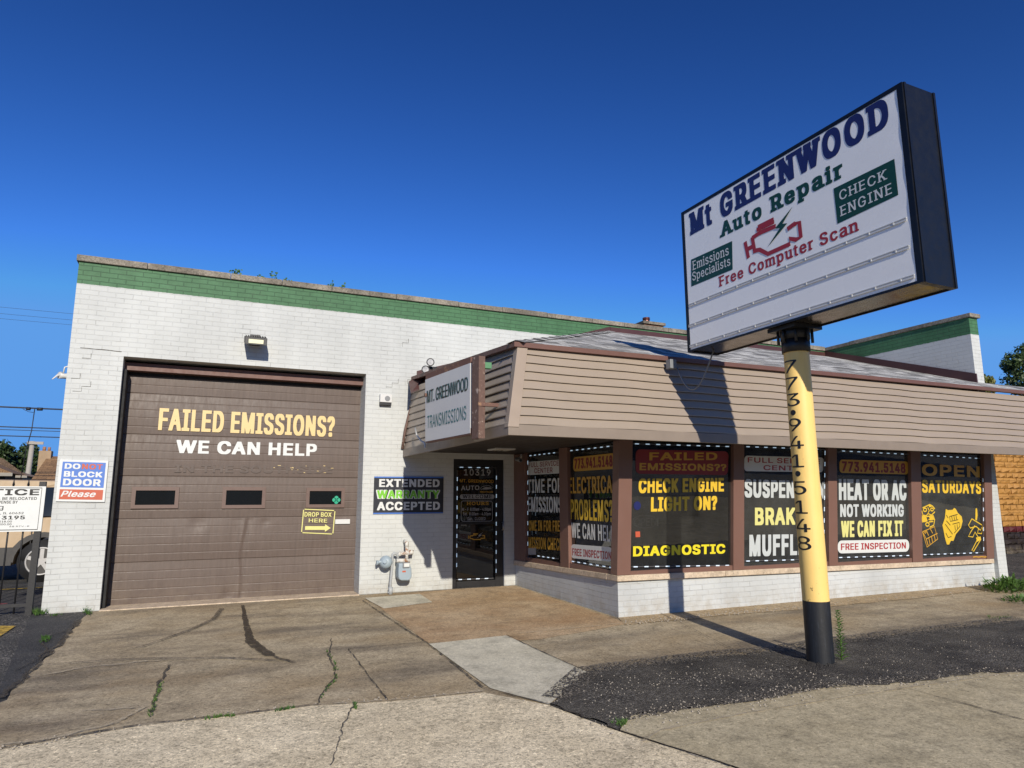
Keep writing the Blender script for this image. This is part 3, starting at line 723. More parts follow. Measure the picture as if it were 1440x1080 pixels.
for a, b in (((-9, 2.6), (-1.9, 3.0)),):
    ribbon(pm, [(a[0], a[1], 0.016), (b[0], b[1], 0.016)], 0.10, (0, 0, 1))
pm.build('parking_line', 'lotline', kind='structure')
pm = MB(); ribbon(pm, [(-2.75, 0.5, 0.016), (-2.35, 1.2, 0.016)], 0.22, (0, 0, 1)); pm.build('kerb_paint', 'lotred', kind='structure')

# ================================================================== BUILDING
XL, XR = -1.70, 12.36
shop = thing('auto_repair_shop', (5.3, 0, 0), 'white painted brick repair shop with green top band, brown garage door and lettered corner windows', 'building')
GX0, GX1, GH = -1.07, 2.236, 3.325
DX0, DX1, DH = 3.70, 4.594, 2.035
wl = MB()
HT = 4.585; ZB = -0.25
wl.box(XL, GX0, 0, 0.45, ZB, GH); wl.box(GX1, DX0, 0, 0.45, ZB, GH); wl.box(DX0, DX1, 0, 0.45, DH, GH); wl.box(DX1, 12.355, 0, 0.45, ZB, GH)
wl.box(XL, 12.355, 0, 0.45, GH, HT)
wl.box(XL, XL+0.3, 0.452, 22, ZB, HT); wl.box(XL, 12.6, 22, 22.3, ZB, HT)
wl.build('wall', 'brick', shop)
pw = MB(); pw.box(12.36, 12.60, -3.10, 22, ZB, 4.585); pw.build('party_wall', 'brick', shop)
MB().box(XL+0.3, 12.36, 0.45, 22, 4.1, 4.2).build('flat_roof', 'interior_dark', shop)
# coping in stones of unequal length with a little sag
def coping(pts, w0, w1, h, mat='coping'):
    m = MB(); a, b = Vector(pts[0]), Vector(pts[1]); d = (b-a).normalized(); s = Vector((-d.y, d.x, 0)); L = (b-a).length; x = 0
    while x < L-0.01:
        l = min(random.uniform(0.7, 1.1), L-x)
        if L-x-l < 0.3: l = L-x
        dz = random.uniform(-0.006, 0.006)
        p, q = a+d*(x+0.003), a+d*(x+l-0.003)
        m.hexa([p+s*w0, q+s*w0, q+s*w1, p+s*w1], [p+s*w0+Vector((0, 0, h+dz)), q+s*w0+Vector((0, 0, h+dz)), q+s*w1+Vector((0, 0, h+dz)), p+s*w1+Vector((0, 0, h+dz))])
        x += l
    return m
cp = coping([(XL-0.03, 0, HT), (12.33, 0, HT)], -0.035, 0.48, 0.085)
cp.build('coping', 'coping', shop, bevel=0.006)
coping([(12.48, -3.15, 4.586), (12.48, 21, 4.586)], -0.15, 0.15, 0.075).build('coping', 'coping', shop, bevel=0.006)
# ---- garage door
gd_y = 0.36
P0 = PY(gd_y)
door = MB(); NX, NZ = 150, 300
zt = 3.33; secs = [0.0, 0.585, 1.17, 1.75, 2.33, 2.91, 3.5]
def dprof(z):
    z = min(z, 3.49)
    for a, b in zip(secs, secs[1:]):
        if a <= z < b:
            bow = -0.009*math.sin(math.pi*min(1.0, max(0.0, (z-a)/(b-a))))
            d = min(z-a, b-z); rel = (z-a)/(b-a)
            if d < 0.006: return 0.012
            r = (rel*5) % 1.0; q = min(r, 1-r)*0.117
            if q < 0.006: return bow+0.0035
            return bow
    return 0.0
def crease(x, z):
    v = 0.0
    xc = 0.60 + 0.02*math.sin(z*7) - 0.03*(1.15-z)
    if z < 1.17:
        d = x-xc; f = min(1, (1.17-z)/0.03)*min(1, max(0, z)/0.1+0.3)
        v += f*(-0.011*math.exp(-(d/0.014)**2) + 0.009*math.exp(-((d-0.05)/0.045)**2) + 0.005*math.exp(-((d+0.10)/0.10)**2))
        v += 0.006*math.sin(x*2.6+1)*math.sin(z*3+0.6)*min(1, (1.17-z)/0.2)
    for cx, cz, s, a in ((0.0, 1.10, 0.10, 0.012), (1.75, 0.72, 0.16, 0.010), (2.0, 1.2, 0.12, 0.010), (0.9, 1.1, 0.06, 0.008), (0.45, 0.08, 0.08, 0.012)):
        v += a*math.exp(-((x-cx)**2+(z-cz)**2)/s**2)
    v += 0.003*math.sin(x*1.3)*math.sin(z*1.1+2)
    return v
zs = sorted(set([zt*i/NZ for i in range(NZ+1)] + [s+e for s in secs for e in (-0.007, -0.0055, 0.0, 0.0055, 0.007) if 0 < s+e < zt] + [a_+(b_-a_)*k_/5+e for a_, b_ in zip(secs, secs[1:]) for k_ in (1, 2, 3, 4) for e in (-.0075, -.0045, .0045, .0075) if a_+(b_-a_)*k_/5+e < zt]))
zb0 = -0.03
for i in range(NX+1):
    pass
xs = [GX0-0.1+(GX1-GX0+0.2)*i/NX for i in range(NX+1)]
vs = [(x, gd_y + dprof(z) + crease(x, z), z+zb0) for z in zs for x in xs]
n = NX+1
door.add(vs, [(j*n+i, j*n+i+1, (j+1)*n+i+1, (j+1)*n+i) for j in range(len(zs)-1) for i in range(NX)])
gdo = door.build('garage_door', 'door', shop, smooth=True)
gdo['label'] = 'wide brown sectional garage door with a vertical crease and three small windows'
for (x0, y0), (x1, y1), sticker in (((186, 687), (250, 713), 0), ((314, 687), (372, 713), 0), ((432, 688), (483, 712), 1)):
    a = PY(gd_y-0.03)(x0, y1); b = PY(gd_y-0.03)(x1, y0)
    fr = MB(); t = 0.055; yy0, yy1 = gd_y-0.030, gd_y+0.03
    fr.box(a.x-t*.4, b.x+t*.4, yy0, yy1, b.z-t*.5, b.z+t*.4); fr.box(a.x-t*.4, b.x+t*.4, yy0, yy1, a.z-t*.4, a.z+t*.5)
    fr.box(a.x-t*.4, a.x+t*.5, yy0, yy1, a.z+t*.5, b.z-t*.5); fr.box(b.x-t*.5, b.x+t*.4, yy0, yy1, a.z+t*.5, b.z-t*.5)
    fr.build('window_frame', 'doorframe', gdo)
    MB().box(a.x+t*.5, b.x-t*.5, gd_y-0.012, gd_y-0.008, a.z+t*.5, b.z-t*.5).build('window_pane', MT_DARKPANE if 'MT_DARKPANE' in globals() else 'carglass', gdo)
    if sticker:
        c = PY(gd_y-0.014)(473, 703); m = MB()
        for dx, dz in ((0, .032), (0, -.032), (.032, 0), (-.032, 0)):
            m.disc((c.x+dx, gd_y-0.014, c.z+dz), (0, 1, 0), 0.030, 0.002, 14)
        m.build('clover_sticker', 'v_jade', gdo)
q = PY(gd_y-0.012)
put_text('FAILED EMISSIONS?', q(222, 605), q(470, 614.5), q(224, 573.5), 'v_cream', gdo, 0.035, 0.004)
put_text('WE CAN HELP', q(247, 637), q(445, 641.5), q(248, 618.5), 'v_white', gdo, 0.05, 0.004)
C9 = lambda X, Y: q(130+X*.3887, 490+Y*.3887)
put_text('IN THE SOUTHSIDE', C9(296, 448), C9(868, 452), C9(296, 420), 'ghost', gdo, 0.045, 0.003)
# drop box notice and mail slot on the door
q = PY(gd_y-0.012); m = MB()
box = [q(424, 749), q(468, 751), q(471, 718), q(427, 716)]
for a, b in zip(box, box[1:]+box[:1]): ribbon(m, [a.lerp(b, 0.03), a.lerp(b, 0.97)], 0.014, (0, -1, 0), 0.004)
put_text('DROP BOX', q(428, 726.5), q(466, 727), q(428.5, 720), 'v_lemon', None, 0.03, 0.004, mb=m)
put_text('HERE', q(434, 734.5), q(460, 735), q(434.5, 729), 'v_lemon', None, 0.03, 0.004, mb=m)
a, b, c = q(429, 742.5), q(457, 742.5), q(465, 742.5); hh = 0.028
m.add([a+Vector((0, -.004, -hh)), b+Vector((0, -.004, -hh)), b+Vector((0, -.004, -2*hh)), c+Vector((0, -.004, 0)), b+Vector((0, -.004, 2*hh)), b+Vector((0, -.004, hh)), a+Vector((0, -.004, hh))], [(0, 1, 2, 3, 4, 5, 6)])
m.build('drop_box_lettering', 'v_lemon', gdo)
a, b = q(471, 737), q(492, 730); MB().box(a.x, b.x, gd_y-0.03, gd_y-0.005, a.z, b.z).build('mail_slot', 'plastic_white', gdo, bevel=0.004)
for k in range(12):
    p = C9(random.uniform(640, 865), random.uniform(424, 452)); m = MB(); m.box(p.x, p.x+random.uniform(.006, .05), gd_y-0.016, gd_y-0.013, p.z, p.z+random.uniform(.005, .010)); m.build('paint_fleck', 'v_cream', gdo)
# frame of the garage opening
m = MB(); m.box(GX0-0.05, GX1+0.05, 0.20, 0.34, GH-0.15, GH-0.045); m.build('door_header', 'steel_brown', shop)
m = MB(); m.box(GX0-0.02, GX0+0.045, 0.10, 0.35, ZB, GH-0.16); m.box(GX0-0.1, GX1+0.1, 0.346, 0.6, GH-0.2, GH-0.155); m.build('door_seal', 'rubber', shop)
m = MB(); m.box(GX0, GX1, -0.06, 0.42, -0.08, 0.012); m.build('door_threshold', 'sill', shop, bevel=0.006)
m = MB(); m.box(GX0-0.4, GX1+0.4, 0.62, 0.66, -0.2, 3.6); m.build('dark_backing', 'interior_dark', shop)
# thin open cracks in the paint along the door lintel
random.seed(3)
def crack(pts, wd):
    m = MB(); ribbon(m, [Vector((x, -0.002, z)) for x, z in pts], wd, (0, -1, 0), 0.0); m.build('paint_crack', 'joint', shop)
x = XL+0.12; pts = []
while x < GX0-0.02: pts.append((x, 3.40+random.uniform(-.004, .004)-0.02*(x-XL))); x += 0.08
crack(pts, 0.010)
for x0, z0 in ((3.45, 3.44), (3.0, 3.35), (2.75, 3.28), (-1.45, 3.33), (-1.55, 3.05), (-1.42, 2.95), (2.9, 3.95), (4.2, 3.7)):
    pts = [(x0, z0)]
    for k in range(random.choice((2, 3, 4))):
        if k % 2: pts.append((pts[-1][0]-0.10, pts[-1][1]-0.002))
        else: pts.append((pts[-1][0]+0.002, pts[-1][1]-0.068))
    crack(pts, 0.007)

# ---- entrance door
ed_y = 0.03
m = MB(); fw_ = 0.075
m.box(DX0, DX0+fw_, ed_y, ed_y+0.10, -0.02, DH); m.box(DX1-fw_*1.9, DX1, ed_y, ed_y+0.10, -0.02, DH); m.box(DX0+fw_, DX1-fw_*1.9, ed_y, ed_y+0.10, DH-0.11, DH); m.box(DX0+fw_, DX1-fw_*1.9, ed_y, ed_y+0.10, -0.02, 0.10)
ent = m.build('entrance_door', 'black', shop, bevel=0.004)
ent['label'] = 'narrow black framed glass entrance door'
MB().box(DX0+fw_, DX1-fw_*1.9, ed_y+0.045, ed_y+0.055, 0.10, DH-0.11).build('door_pane', 'glass_dark', ent)
m = MB(); m.box(DX0+fw_, DX1-fw_*1.9, ed_y+0.02, ed_y+0.08, 0.985, 1.02); m.build('door_rail', 'black', ent)
hp = PY(ed_y-0.03)(707, 740); MB().tube([(hp.x, ed_y, hp.z-0.06), (hp.x, ed_y-0.05, hp.z-0.06), (hp.x, ed_y-0.05, hp.z+0.06), (hp.x, ed_y, hp.z+0.06)], 0.010, 8).build('handle', 'alu', ent)
m = MB(); m.box(DX0, DX1, 0.0, 0.14, -0.06, -0.002); m.build('door_sill', 'sill', shop)
q = PY(ed_y+0.043)
def dtext(t, bl, br, tl, mat, bold=0.02, serif=False): put_text(t, q(*bl), q(*br), q(*tl), mat, ent, bold, 0.002, serif)
# pixel map for this door measured in an enlarged crop: u = 630 + X/5.69, v = 640 + Y/5.69
c5 = lambda X, Y: (630+X/5.69, 640+Y/5.69)
dtext('10319', c5(128, 162), c5(340, 164), c5(128, 112), 'v_grey', 0.03, True)
dtext('MT. GREENWOOD', c5(94, 217), c5(364, 222), c5(94, 193), 'v_gold', 0.02)
dtext('AUTO', c5(104, 282), c5(250, 278), c5(104, 246), 'v_grey', 0.03)
dtext('REPAIR', c5(256, 300), c5(360, 302), c5(256, 287), 'v_gold', 0.02)
dtext('M - F  8.00am - 4.00pm', c5(112, 445), c5(345, 445), c5(112, 421), 'v_grey', 0.015)
dtext('Sat.  8.00am - 4.00pm', c5(120, 482), c5(342, 482), c5(120, 458), 'v_grey', 0.015)
dtext('Sun.  CLOSED', c5(155, 521), c5(300, 519), c5(155, 498), 'v_grey', 0.015)
dtext('HOURS', c5(148, 400), c5(325, 398), c5(148, 374), 'v_gold', 0.03, True)
dtext('ASE', c5(102, 565), c5(148, 565), c5(102, 550), 'v_grey', 0.02)
pl = rounded([q(*c5(95, 352)), q(*c5(372, 350)), q(*c5(372, 314)), q(*c5(95, 314))], 0.5)
panel(pl, 0.002).build('welcome_plate', 'v_grey', ent)
put_text('WELCOME', q(*c5(114, 346)), q(*c5(350, 345)), q(*c5(114, 318)), 'v_black', ent, 0.04, 0.004, True)
m = MB(); ribbon(m, rounded([q(*c5(105, 530)), q(*c5(355, 528)), q(*c5(355, 368)), q(*c5(105, 366))], 0.12, 3), 0.008, (0, -1, 0), 0.002, True); m.build('hours_border', 'v_grey', ent)
m = MB(); ribbon(m, [q(*c5(*p)) for p in ((256, 268), (275, 252), (300, 246), (330, 244), (345, 254), (358, 260), (340, 270), (300, 274), (262, 272))], 0.007, (0, -1, 0), 0.002, True)
m.add([q(*c5(*p))+Vector((0, -.002, 0)) for p in ((272, 268), (300, 256), (340, 258), (345, 266), (310, 272))], [(0, 4, 3, 2, 1)]); m.build('car_emblem', 'v_grey', ent)
def engine_icon(par, q, S, wd, mat, nrm, off=0.003):
    """check engine outline drawn with bars"""
    m = MB()
    for pl in ([(0, .42), (0, .0)], [(0, .2), (.1, .2)], [(.1, .38), (.1, .0), (.2, .0), (.3, -.12), (.74, -.12), (.74, .03), (.86, .03), (.86, .06), (.98, .06), (.98, .42), (.86, .42), (.86, .34)],
               [(.1, .38), (.22, .38), (.30, .5), (.48, .5)], [(.28, .66), (.58, .66)], [(.43, .66), (.43, .5)]):
        ribbon(m, [S(*p) for p in pl], wd, nrm, off)
    return m.build('engine_emblem', mat, par)
def bolt(par, S, mat, nrm, off=0.005):
    m = MB(); m.add([S(*p)+Vector(nrm)*off for p in ((.92, .98), (.58, .40), (.68, .40), (.45, -.02), (.82, .52), (.70, .52))], [(0, 1, 2, 5), (5, 2, 3, 4)]); return m.build('bolt_emblem', mat, par)
SD = lambda a, b: q(*c5(165+a*130, 668-b*58))
engine_icon(ent, q, SD, 0.016, 'v_gold', (0, -1, 0)); bolt(ent, SD, 'v_grey', (0, -1, 0), 0.004)

# ---- shop front base, sill, columns
m = MB(); SXL, SXR = 4.79, 12.36
m.box(SXL, SXR, YW, YW+0.25, ZB, 0.24); m.box(SXL, SXL+0.25, YW+0.252, -0.003, ZB, 0.315)
m.hexa([(SXL, YW, 0.24), (SXR, YW, 0.24), (SXR, YW+.25, 0.24), (SXL, YW+.25, 0.24)], [(SXL, YW, 0.385), (SXR, YW, 0.285), (SXR, YW+.25, 0.285), (SXL, YW+.25, 0.385)])
m.hexa([(SXL, YW+0.252, 0.315), (SXL+.25, YW+0.252, 0.315), (SXL+.25, -0.003, 0.315), (SXL, -0.003, 0.315)], [(SXL, YW+0.252, 0.385), (SXL+.25, YW+0.252, 0.385), (SXL+.25, -0.003, 0.325), (SXL, -0.003, 0.325)])
m.build('base_wall', 'brick_low', shop)
def zsill(x): return 0.452 - 0.0117*(x-4.79)
m = MB()
xs = [SXL-0.035, 6.47, 8.2, 10.1, 12.30]
for a, b in zip(xs, xs[1:]):
    a2, b2 = a+0.002, b-0.002
    m.hexa([(a2, YW-.05, zsill(a2)-.07), (b2, YW-.05, zsill(b2)-.07), (b2, YW+.2, zsill(b2)-.07), (a2, YW+.2, zsill(a2)-.07)], [(a2, YW-.05, zsill(a2)), (b2, YW-.05, zsill(b2)), (b2, YW+.2, zsill(b2)), (a2, YW+.2, zsill(a2))])
m.hexa([(SXL-.035, YW+.204, .382), (SXL+.2, YW+.204, .382), (SXL+.2, -.004, .325), (SXL-.035, -.004, .325)], [(SXL-.035, YW+.204, .452), (SXL+.2, YW+.204, .452), (SXL+.2, -.004, .40), (SXL-.035, -.004, .40)])
m.build('window_sill', 'sill', shop, bevel=0.006)
def yw(z): return YW - KW*(z-ZW)
ZT = 2.125
def lean(m, x0, x1, z0, z1, d0, d1, xs_=0.0):
    """upright bar following the leaning window plane; d0 proud of it, d1 behind it"""
    m.hexa([(x0, yw(z0)-d0, z0), (x1, yw(z0)-d0, z0), (x1, yw(z0)+d1, z0), (x0, yw(z0)+d1, z0)], [(x0+xs_, yw(z1)-d0, z1), (x1+xs_, yw(z1)-d0, z1), (x1+xs_, yw(z1)+d1, z1), (x0+xs_, yw(z1)+d1, z1)])
# corner column wraps the corner
for x0, x1 in ((4.765, 4.965), (6.625, 6.815), (8.435, 8.615), (10.275, 10.51), (12.15, 12.352)):
    m = MB(); lean(m, x0, x1, zsill(x0)+0.001, ZT, 0.03, 0.12)
    m.build('column', 'column', shop, bevel=0.005)
m = MB()
xb = [4.965, 6.625, 6.815, 8.435, 8.615, 10.275, 10.51, 12.15]
for a, b in zip(xb[::2], xb[1::2]):
    lean(m, a+.001, b-.001, zsill((a+b)/2)-0.03, zsill((a+b)/2)+0.055, 0.012, 0.08)
m.build('bottom_rail', 'column', shop)
# side columns of the left wall
YC = [-0.44, -1.57, -1.845, -2.94]
m = MB(); m.box(SXL-0.02, SXL+0.12, -1.835, -1.585, 0.43, ZT); m.build('column', 'column', shop, bevel=0.005)
m = MB(); m.box(SXL-0.02, SXL+0.12, -0.425, -0.003, 0.40, ZT); m.build('column', 'column', shop, bevel=0.005)
m = MB(); m.box(SXL-0.008, SXL+0.1, -1.584, -0.426, 0.405, 0.478); m.box(SXL-0.008, SXL+0.1, -2.9, -1.836, 0.44, 0.50); m.build('bottom_rail', 'column', shop)
# ---- interior behind the panes
m = MB(); m.box(5.1, 12.3, -2.7, -0.05, -0.02, 0.05); m.build('interior_floor', 'interior', shop)
m = MB(); m.box(5.05, 12.34, -0.05, -0.005, 0.05, 2.1); m.build('interior_wall', 'interior', shop)
m = MB(); m.box(6.3, 11.2, -1.5, -0.9, 0.052, 0.95); cb = m.build('service_counter', 'interior_dark', label='dark service counter behind the front windows, below the lettering', cat='counter')
MB().box(6.25, 11.25, -1.55, -0.85, 0.952, 0.99).build('counter_top', 'interior', cb)

# ---- windows with their lettering
UPW = Vector((0, -KW, 1)).normalized(); nw = Vector((0, -1, -KW)).normalized()
def win_front(quad, pane='glass'):
    z0 = min(quad[2].z, quad[3].z); z1 = ZT-0.01
    x0, x1 = quad[2].x-0.03, quad[3].x+0.03
    m = MB(); y0, y1 = yw(z0), yw(z1)
    m.hexa([(x0, y0+.028, z0-.04), (x1, y0+.028, z0-.04), (x1, y0+.034, z0-.04), (x0, y0+.034, z0-.04)], [(x0, y1+.028, z1), (x1, y1+.028, z1), (x1, y1+.034, z1), (x0, y1+.034, z1)])
    return m.build('window_pane', pane, shop)
Q = PW(-0.026)
S6 = lambda X, Y: (720+X/4.5, 610+Y/4.5)
S7 = lambda X, Y: (1020+X/3.4286, 610+Y/3.4286)
def wtext(win, t, bl, br, tl, mat, bold=0.035, f=Q, S=S6, off=0.003, **k):
    A, B, D = f(*S(*bl)), f(*S(*br)), f(*S(*tl))
    return put_text(t, A, B, D, mat, win, bold, off, up=(UPW if f is Q else None), **k)
def wpanel(win, c, mat, f=Q, S=S6, r=0.28, off=0.0015, name='sign_panel'):
    p = [f(*S(*x)) for x in c]; p = rounded(p, r) if r else p
    return panel(p, off).build(name, mat, win)
ORD = lambda tl, tr, br, bl: [bl, br, tr, tl]
# front 1
w3 = win_front([Q(887, 625), Q(1029, 628), Q(886, 800), Q(1029, 797)])
wpanel(w3, ORD((782, 98), (1370, 112), (1365, 262), (782, 252)), 'v_darkred', r=0.2)
wtext(w3, 'FAILED', (868, 168), (1298, 166), (868, 118), 'v_gold', 0.05)
wtext(w3, 'EMISSIONS??', (806, 230), (1355, 235), (806, 185), 'v_gold', 0.04)
wtext(w3, 'CHECK ENGINE', (800, 375), (1340, 364), (800, 285), 'v_yellow', 0.045)
wtext(w3, 'LIGHT ON?', (878, 492), (1297, 480), (878, 402), 'v_yellow', 0.045)
wtext(w3, 'DIAGNOSTIC', (765, 776), (1348, 757), (765, 712), 'v_bright', 0.05)
c = Q(*S6(792, 455)); m = MB(); m.disc(c-Vector((0, .003, 0)), (0, -1, -KW), 0.055, 0.002, 20); st = m.build('round_sticker', 'v_navy', w3)
c = Q(*S6(795, 636)); m = MB(); m.box(c.x-.035, c.x+.035, c.y-.004, c.y-.002, c.z-.035, c.z+.035); m.build('square_sticker', 'v_orange', w3)
# front 2..4
w4 = win_front([Q(1045, 627), Q(1163, 630), Q(1045, 792), Q(1163, 788)], 'glass_dusty')
wpanel(w4, ORD((92, 105), (475, 115), (470, 186), (90, 180)), 'v_white', S=S7, r=0.25)
wtext(w4, 'FULL SERVICE', (107, 138), (456, 146), (107, 113), 'v_red', 0.03, S=S7)
wtext(w4, 'CENTER', (183, 175), (392, 179), (183, 151), 'v_red', 0.03, S=S7)
wtext(w4, 'SUSPENSION', (92, 305), (480, 312), (92, 220), 'v_offwhite', 0.04, S=S7)
wtext(w4, 'BRAKES', (142, 440), (425, 436), (142, 357), 'v_lemon', 0.04, S=S7)
wtext(w4, 'MUFFLERS', (115, 590), (470, 580), (115, 488), 'v_offwhite', 0.04, S=S7)
w5 = win_front([Q(1178, 632), Q(1281, 638), Q(1176, 786), Q(1281, 783)], 'glass_dusty')
wpanel(w5, ORD((550, 124), (882, 134), (882, 196), (550, 188)), 'v_gold', S=S7, r=0.3)
wtext(w5, '773.941.5148', (562, 181), (868, 189), (562, 133), 'v_darkred', 0.04, S=S7)
wtext(w5, 'HEAT OR AC', (547, 318), (873, 320), (547, 218), 'v_offwhite', 0.04, S=S7)
wtext(w5, 'NOT WORKING', (553, 400), (860, 398), (553, 340), 'v_offwhite', 0.04, S=S7)
wtext(w5, 'WE CAN FIX IT', (558, 498), (858, 492), (558, 421), 'v_lemon', 0.04, S=S7)
wpanel(w5, ORD((541, 515), (886, 509), (886, 568), (541, 577)), 'v_white', S=S7, r=0.45)
wtext(w5, 'FREE INSPECTION', (557, 561), (870, 553), (557, 529), 'v_red', 0.03, S=S7)
w6 = win_front([Q(1295, 640), Q(1385, 645), Q(1295, 782), Q(1385, 778)], 'glass_dusty')
wtext(w6, 'OPEN', (948, 201), (1226, 210), (948, 145), 'v_gold', 0.05, S=S7)
wtext(w6, 'SATURDAYS', (948, 283), (1233, 289), (948, 222), 'v_yellow', 0.045, S=S7)
# the yellow line drawings of car parts, traced in an enlarged crop: u = 1270 + X/6.353
S8 = lambda X, Y: Q(1270+X/6.353, 630+Y/6.353)
def draw(name, lines, wd=0.018, fills=()):
    m = MB()
    for k, (pl, closed) in enumerate(lines): ribbon(m, [S8(*p) for p in pl], wd, nw, 0.003+0.0003*(k % 4), closed)
    for pl in fills:
        c = panel([S8(*p) for p in pl], 0.0)
        vs = [Vector(v)+nw*0.0025 for v in c.v]; m.add(vs, c.f)
    return m.build(name, 'v_gold' if not fills else 'v_yellow', w6)
draw('battery_drawing', [([(172, 748), (212, 885), (308, 812), (278, 702), (172, 748)], False), ([(172, 748), (205, 812), (305, 762)], False), ([(205, 812), (222, 870)], False), ([(228, 806), (240, 862)], False), ([(252, 792), (262, 845)], False), ([(276, 780), (286, 828)], False), ([(205, 735), (226, 782)], False), ([(240, 720), (262, 762)], False), ([(188, 755), (198, 762), (206, 752), (196, 745)], True)], 0.016)
import math as _m
circ = lambda x, y, r, n=10: [(x+r*_m.cos(2*_m.pi*k/n), y+r*_m.sin(2*_m.pi*k/n)) for k in range(n)]
draw('pump_drawing', [(circ(194, 552, 15), True), (circ(256, 549, 13), True), (circ(215, 682, 16), True), ([(165, 560), (175, 600), (205, 605), (220, 585), (250, 600), (282, 570)], False), ([(168, 620), (165, 660), (200, 655)], False), ([(205, 612), (268, 605), (280, 640), (272, 690), (235, 708)], False), ([(172, 535), (205, 520), (235, 505), (262, 520), (282, 545)], False), ([(225, 640), (262, 632)], False), ([(228, 660), (268, 655)], False), ([(218, 530), (232, 560), (222, 578)], False)], 0.020, ((((168, 600), (205, 612), (218, 655), (190, 662), (164, 650)),) + (((225, 510), (248, 505), (254, 525), (232, 530)),) + (((230, 612), (270, 608), (276, 640), (240, 648)),)))
draw('engine_drawing', [([(415, 610), (425, 655)], False), ([(360, 660), (420, 740)], False), ([(370, 690), (430, 765)], False)], 0.01, ((((380, 545), (398, 555), (440, 552), (455, 535), (470, 545), (488, 580), (522, 612), (530, 655), (515, 715), (470, 770), (448, 830), (425, 828), (410, 862), (390, 862), (372, 800), (360, 735), (350, 690), (372, 625)),)))
m = MB()
for pl in ([(413, 612), (485, 592)], [(413, 612), (420, 655), (490, 640)], [(432, 610), (438, 645)], [(452, 605), (457, 642)], [(470, 600), (476, 638)], [(440, 680), (500, 665), (505, 700), (455, 760)], [(375, 680), (440, 770)], [(385, 650), (420, 690)], [(380, 760), (400, 800), (430, 790)], [(460, 690), (465, 735)], [(480, 682), (484, 720)], [(385, 600), (400, 625)]):
    ribbon(m, [S8(*p) for p in pl], 0.012, nw, 0.0045)
m.build('engine_drawing_lines', 'v_black', w6)
draw('axle_drawing', [([(612, 632), (706, 690), (690, 735), (650, 700), (600, 715), (582, 690), (612, 632)], False), ([(640, 692), (605, 745), (582, 790), (622, 795), (640, 750), (672, 800)], False), ([(672, 720), (662, 760), (700, 765), (712, 700)], False), ([(668, 805), (612, 915), (628, 922), (690, 820)], True)], 0.018, ((((646, 545), (652, 535), (660, 545), (664, 600), (658, 648), (644, 640)),) + (((650, 800), (690, 790), (696, 820), (660, 838)),)))
f_ = PW(0.018); m = MB(); ribbon(m, [f_(1368, 783.4), f_(1372, 782.8), f_(1376, 783.4), f_(1380, 782.7), f_(1384, 783.3), f_(1388, 782.8)], 0.018, nw, 0.002); m.build('sign_writer_mark', 'v_gold', shop)
# left windows
QL = PX(SXL+0.03)
def win_left(y0, y1, z0, z1):
    return MB().box(SXL+.034, SXL+.040, y0, y1, z0, z1).build('window_pane', 'glass', shop)
w1 = win_left(-1.62, -0.40, 0.44, ZT-.01)
wpanel(w1, ORD((100, 178), (306, 163), (306, 250), (100, 262)), 'v_white', f=QL, r=0.1)
wtext(w1, 'FULL SERVICE', (107, 213), (297, 201), (107, 183), 'v_darkred', 0.03, f=QL)
wtext(w1, 'CENTER', (142, 250), (258, 245), (142, 219), 'v_darkred', 0.03, f=QL)
wtext(w1, 'TIME FOR', (100, 375), (318, 372), (100, 290), 'v_white', 0.03, f=QL)
wtext(w1, 'EMISSIONS', (102, 492), (318, 500), (102, 400), 'v_white', 0.03, f=QL)
wtext(w1, 'COME IN FOR FREE', (92, 612), (320, 620), (92, 548), 'v_gold', 0.03, f=QL)
wtext(w1, 'EMISSION CHECK', (92, 722), (318, 740), (92, 652), 'v_gold', 0.03, f=QL)
wpanel(w1, ORD((102, 722), (152, 720), (152, 765), (102, 765)), 'v_grey', f=QL, r=0, name='small_notice')
w2 = win_left(-2.95, -1.80, 0.46, ZT-.01)
wpanel(w2, ORD((388, 150), (650, 121), (650, 222), (388, 239)), 'v_gold', f=QL, r=0.3)
wtext(w2, '773.941.5148', (397, 222), (638, 206), (397, 159), 'v_darkred', 0.04, f=QL)
wtext(w2, 'ELECTRICAL', (360, 378), (668, 375), (360, 278), 'v_gold', 0.03, f=QL)
wtext(w2, 'PROBLEMS?', (372, 540), (642, 560), (372, 415), 'v_yellow', 0.03, f=QL)
wtext(w2, 'WE CAN HELP', (378, 656), (652, 687), (378, 562), 'v_white', 0.03, f=QL)
wpanel(w2, ORD((372, 698), (638, 718), (636, 810), (372, 786)), 'v_white', f=QL, r=0.45)
wtext(w2, 'FREE INSPECTION', (383, 769), (630, 797), (383, 724), 'v_red', 0.03, f=QL)

# ---- canopy: soffit, fascia board, lapped siding, shingled hip roof
CX0, CY = 2.853, -4.03
CXR = 15.6
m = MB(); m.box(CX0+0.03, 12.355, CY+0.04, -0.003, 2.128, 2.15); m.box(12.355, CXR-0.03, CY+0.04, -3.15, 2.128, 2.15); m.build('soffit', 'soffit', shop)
m = MB(); m.box(CX0, CXR, CY-0.005, CY+0.035, 2.045, 2.16); m.build('fascia_board', 'fascia', shop, bevel=0.004)
m = MB(); m.box(CX0, CX0+0.035, CY+0.037, -0.003, 2.045, 2.16); m.build('fascia_board', 'fascia', shop, bevel=0.004)
NC = 9; Z0s, Z1s = 2.16, 3.06; IN = 0.22
def siding_profile():
    """(inset, z) pairs from bottom to top; each course laps over the one below"""
    pr = []
    for k in range(NC):
        za = Z0s+(Z1s-Z0s)*k/NC; zb = Z0s+(Z1s-Z0s)*(k+1)/NC
        ia = IN*k/NC; ib = IN*(k+1)/NC
        pr += [(ia+0.016, za), (ia-0.018, za+0.002), (ia-0.018, za+0.013), (ib+0.003, zb-0.003), (ib+0.016, zb)]
    return pr
pr = siding_profile()
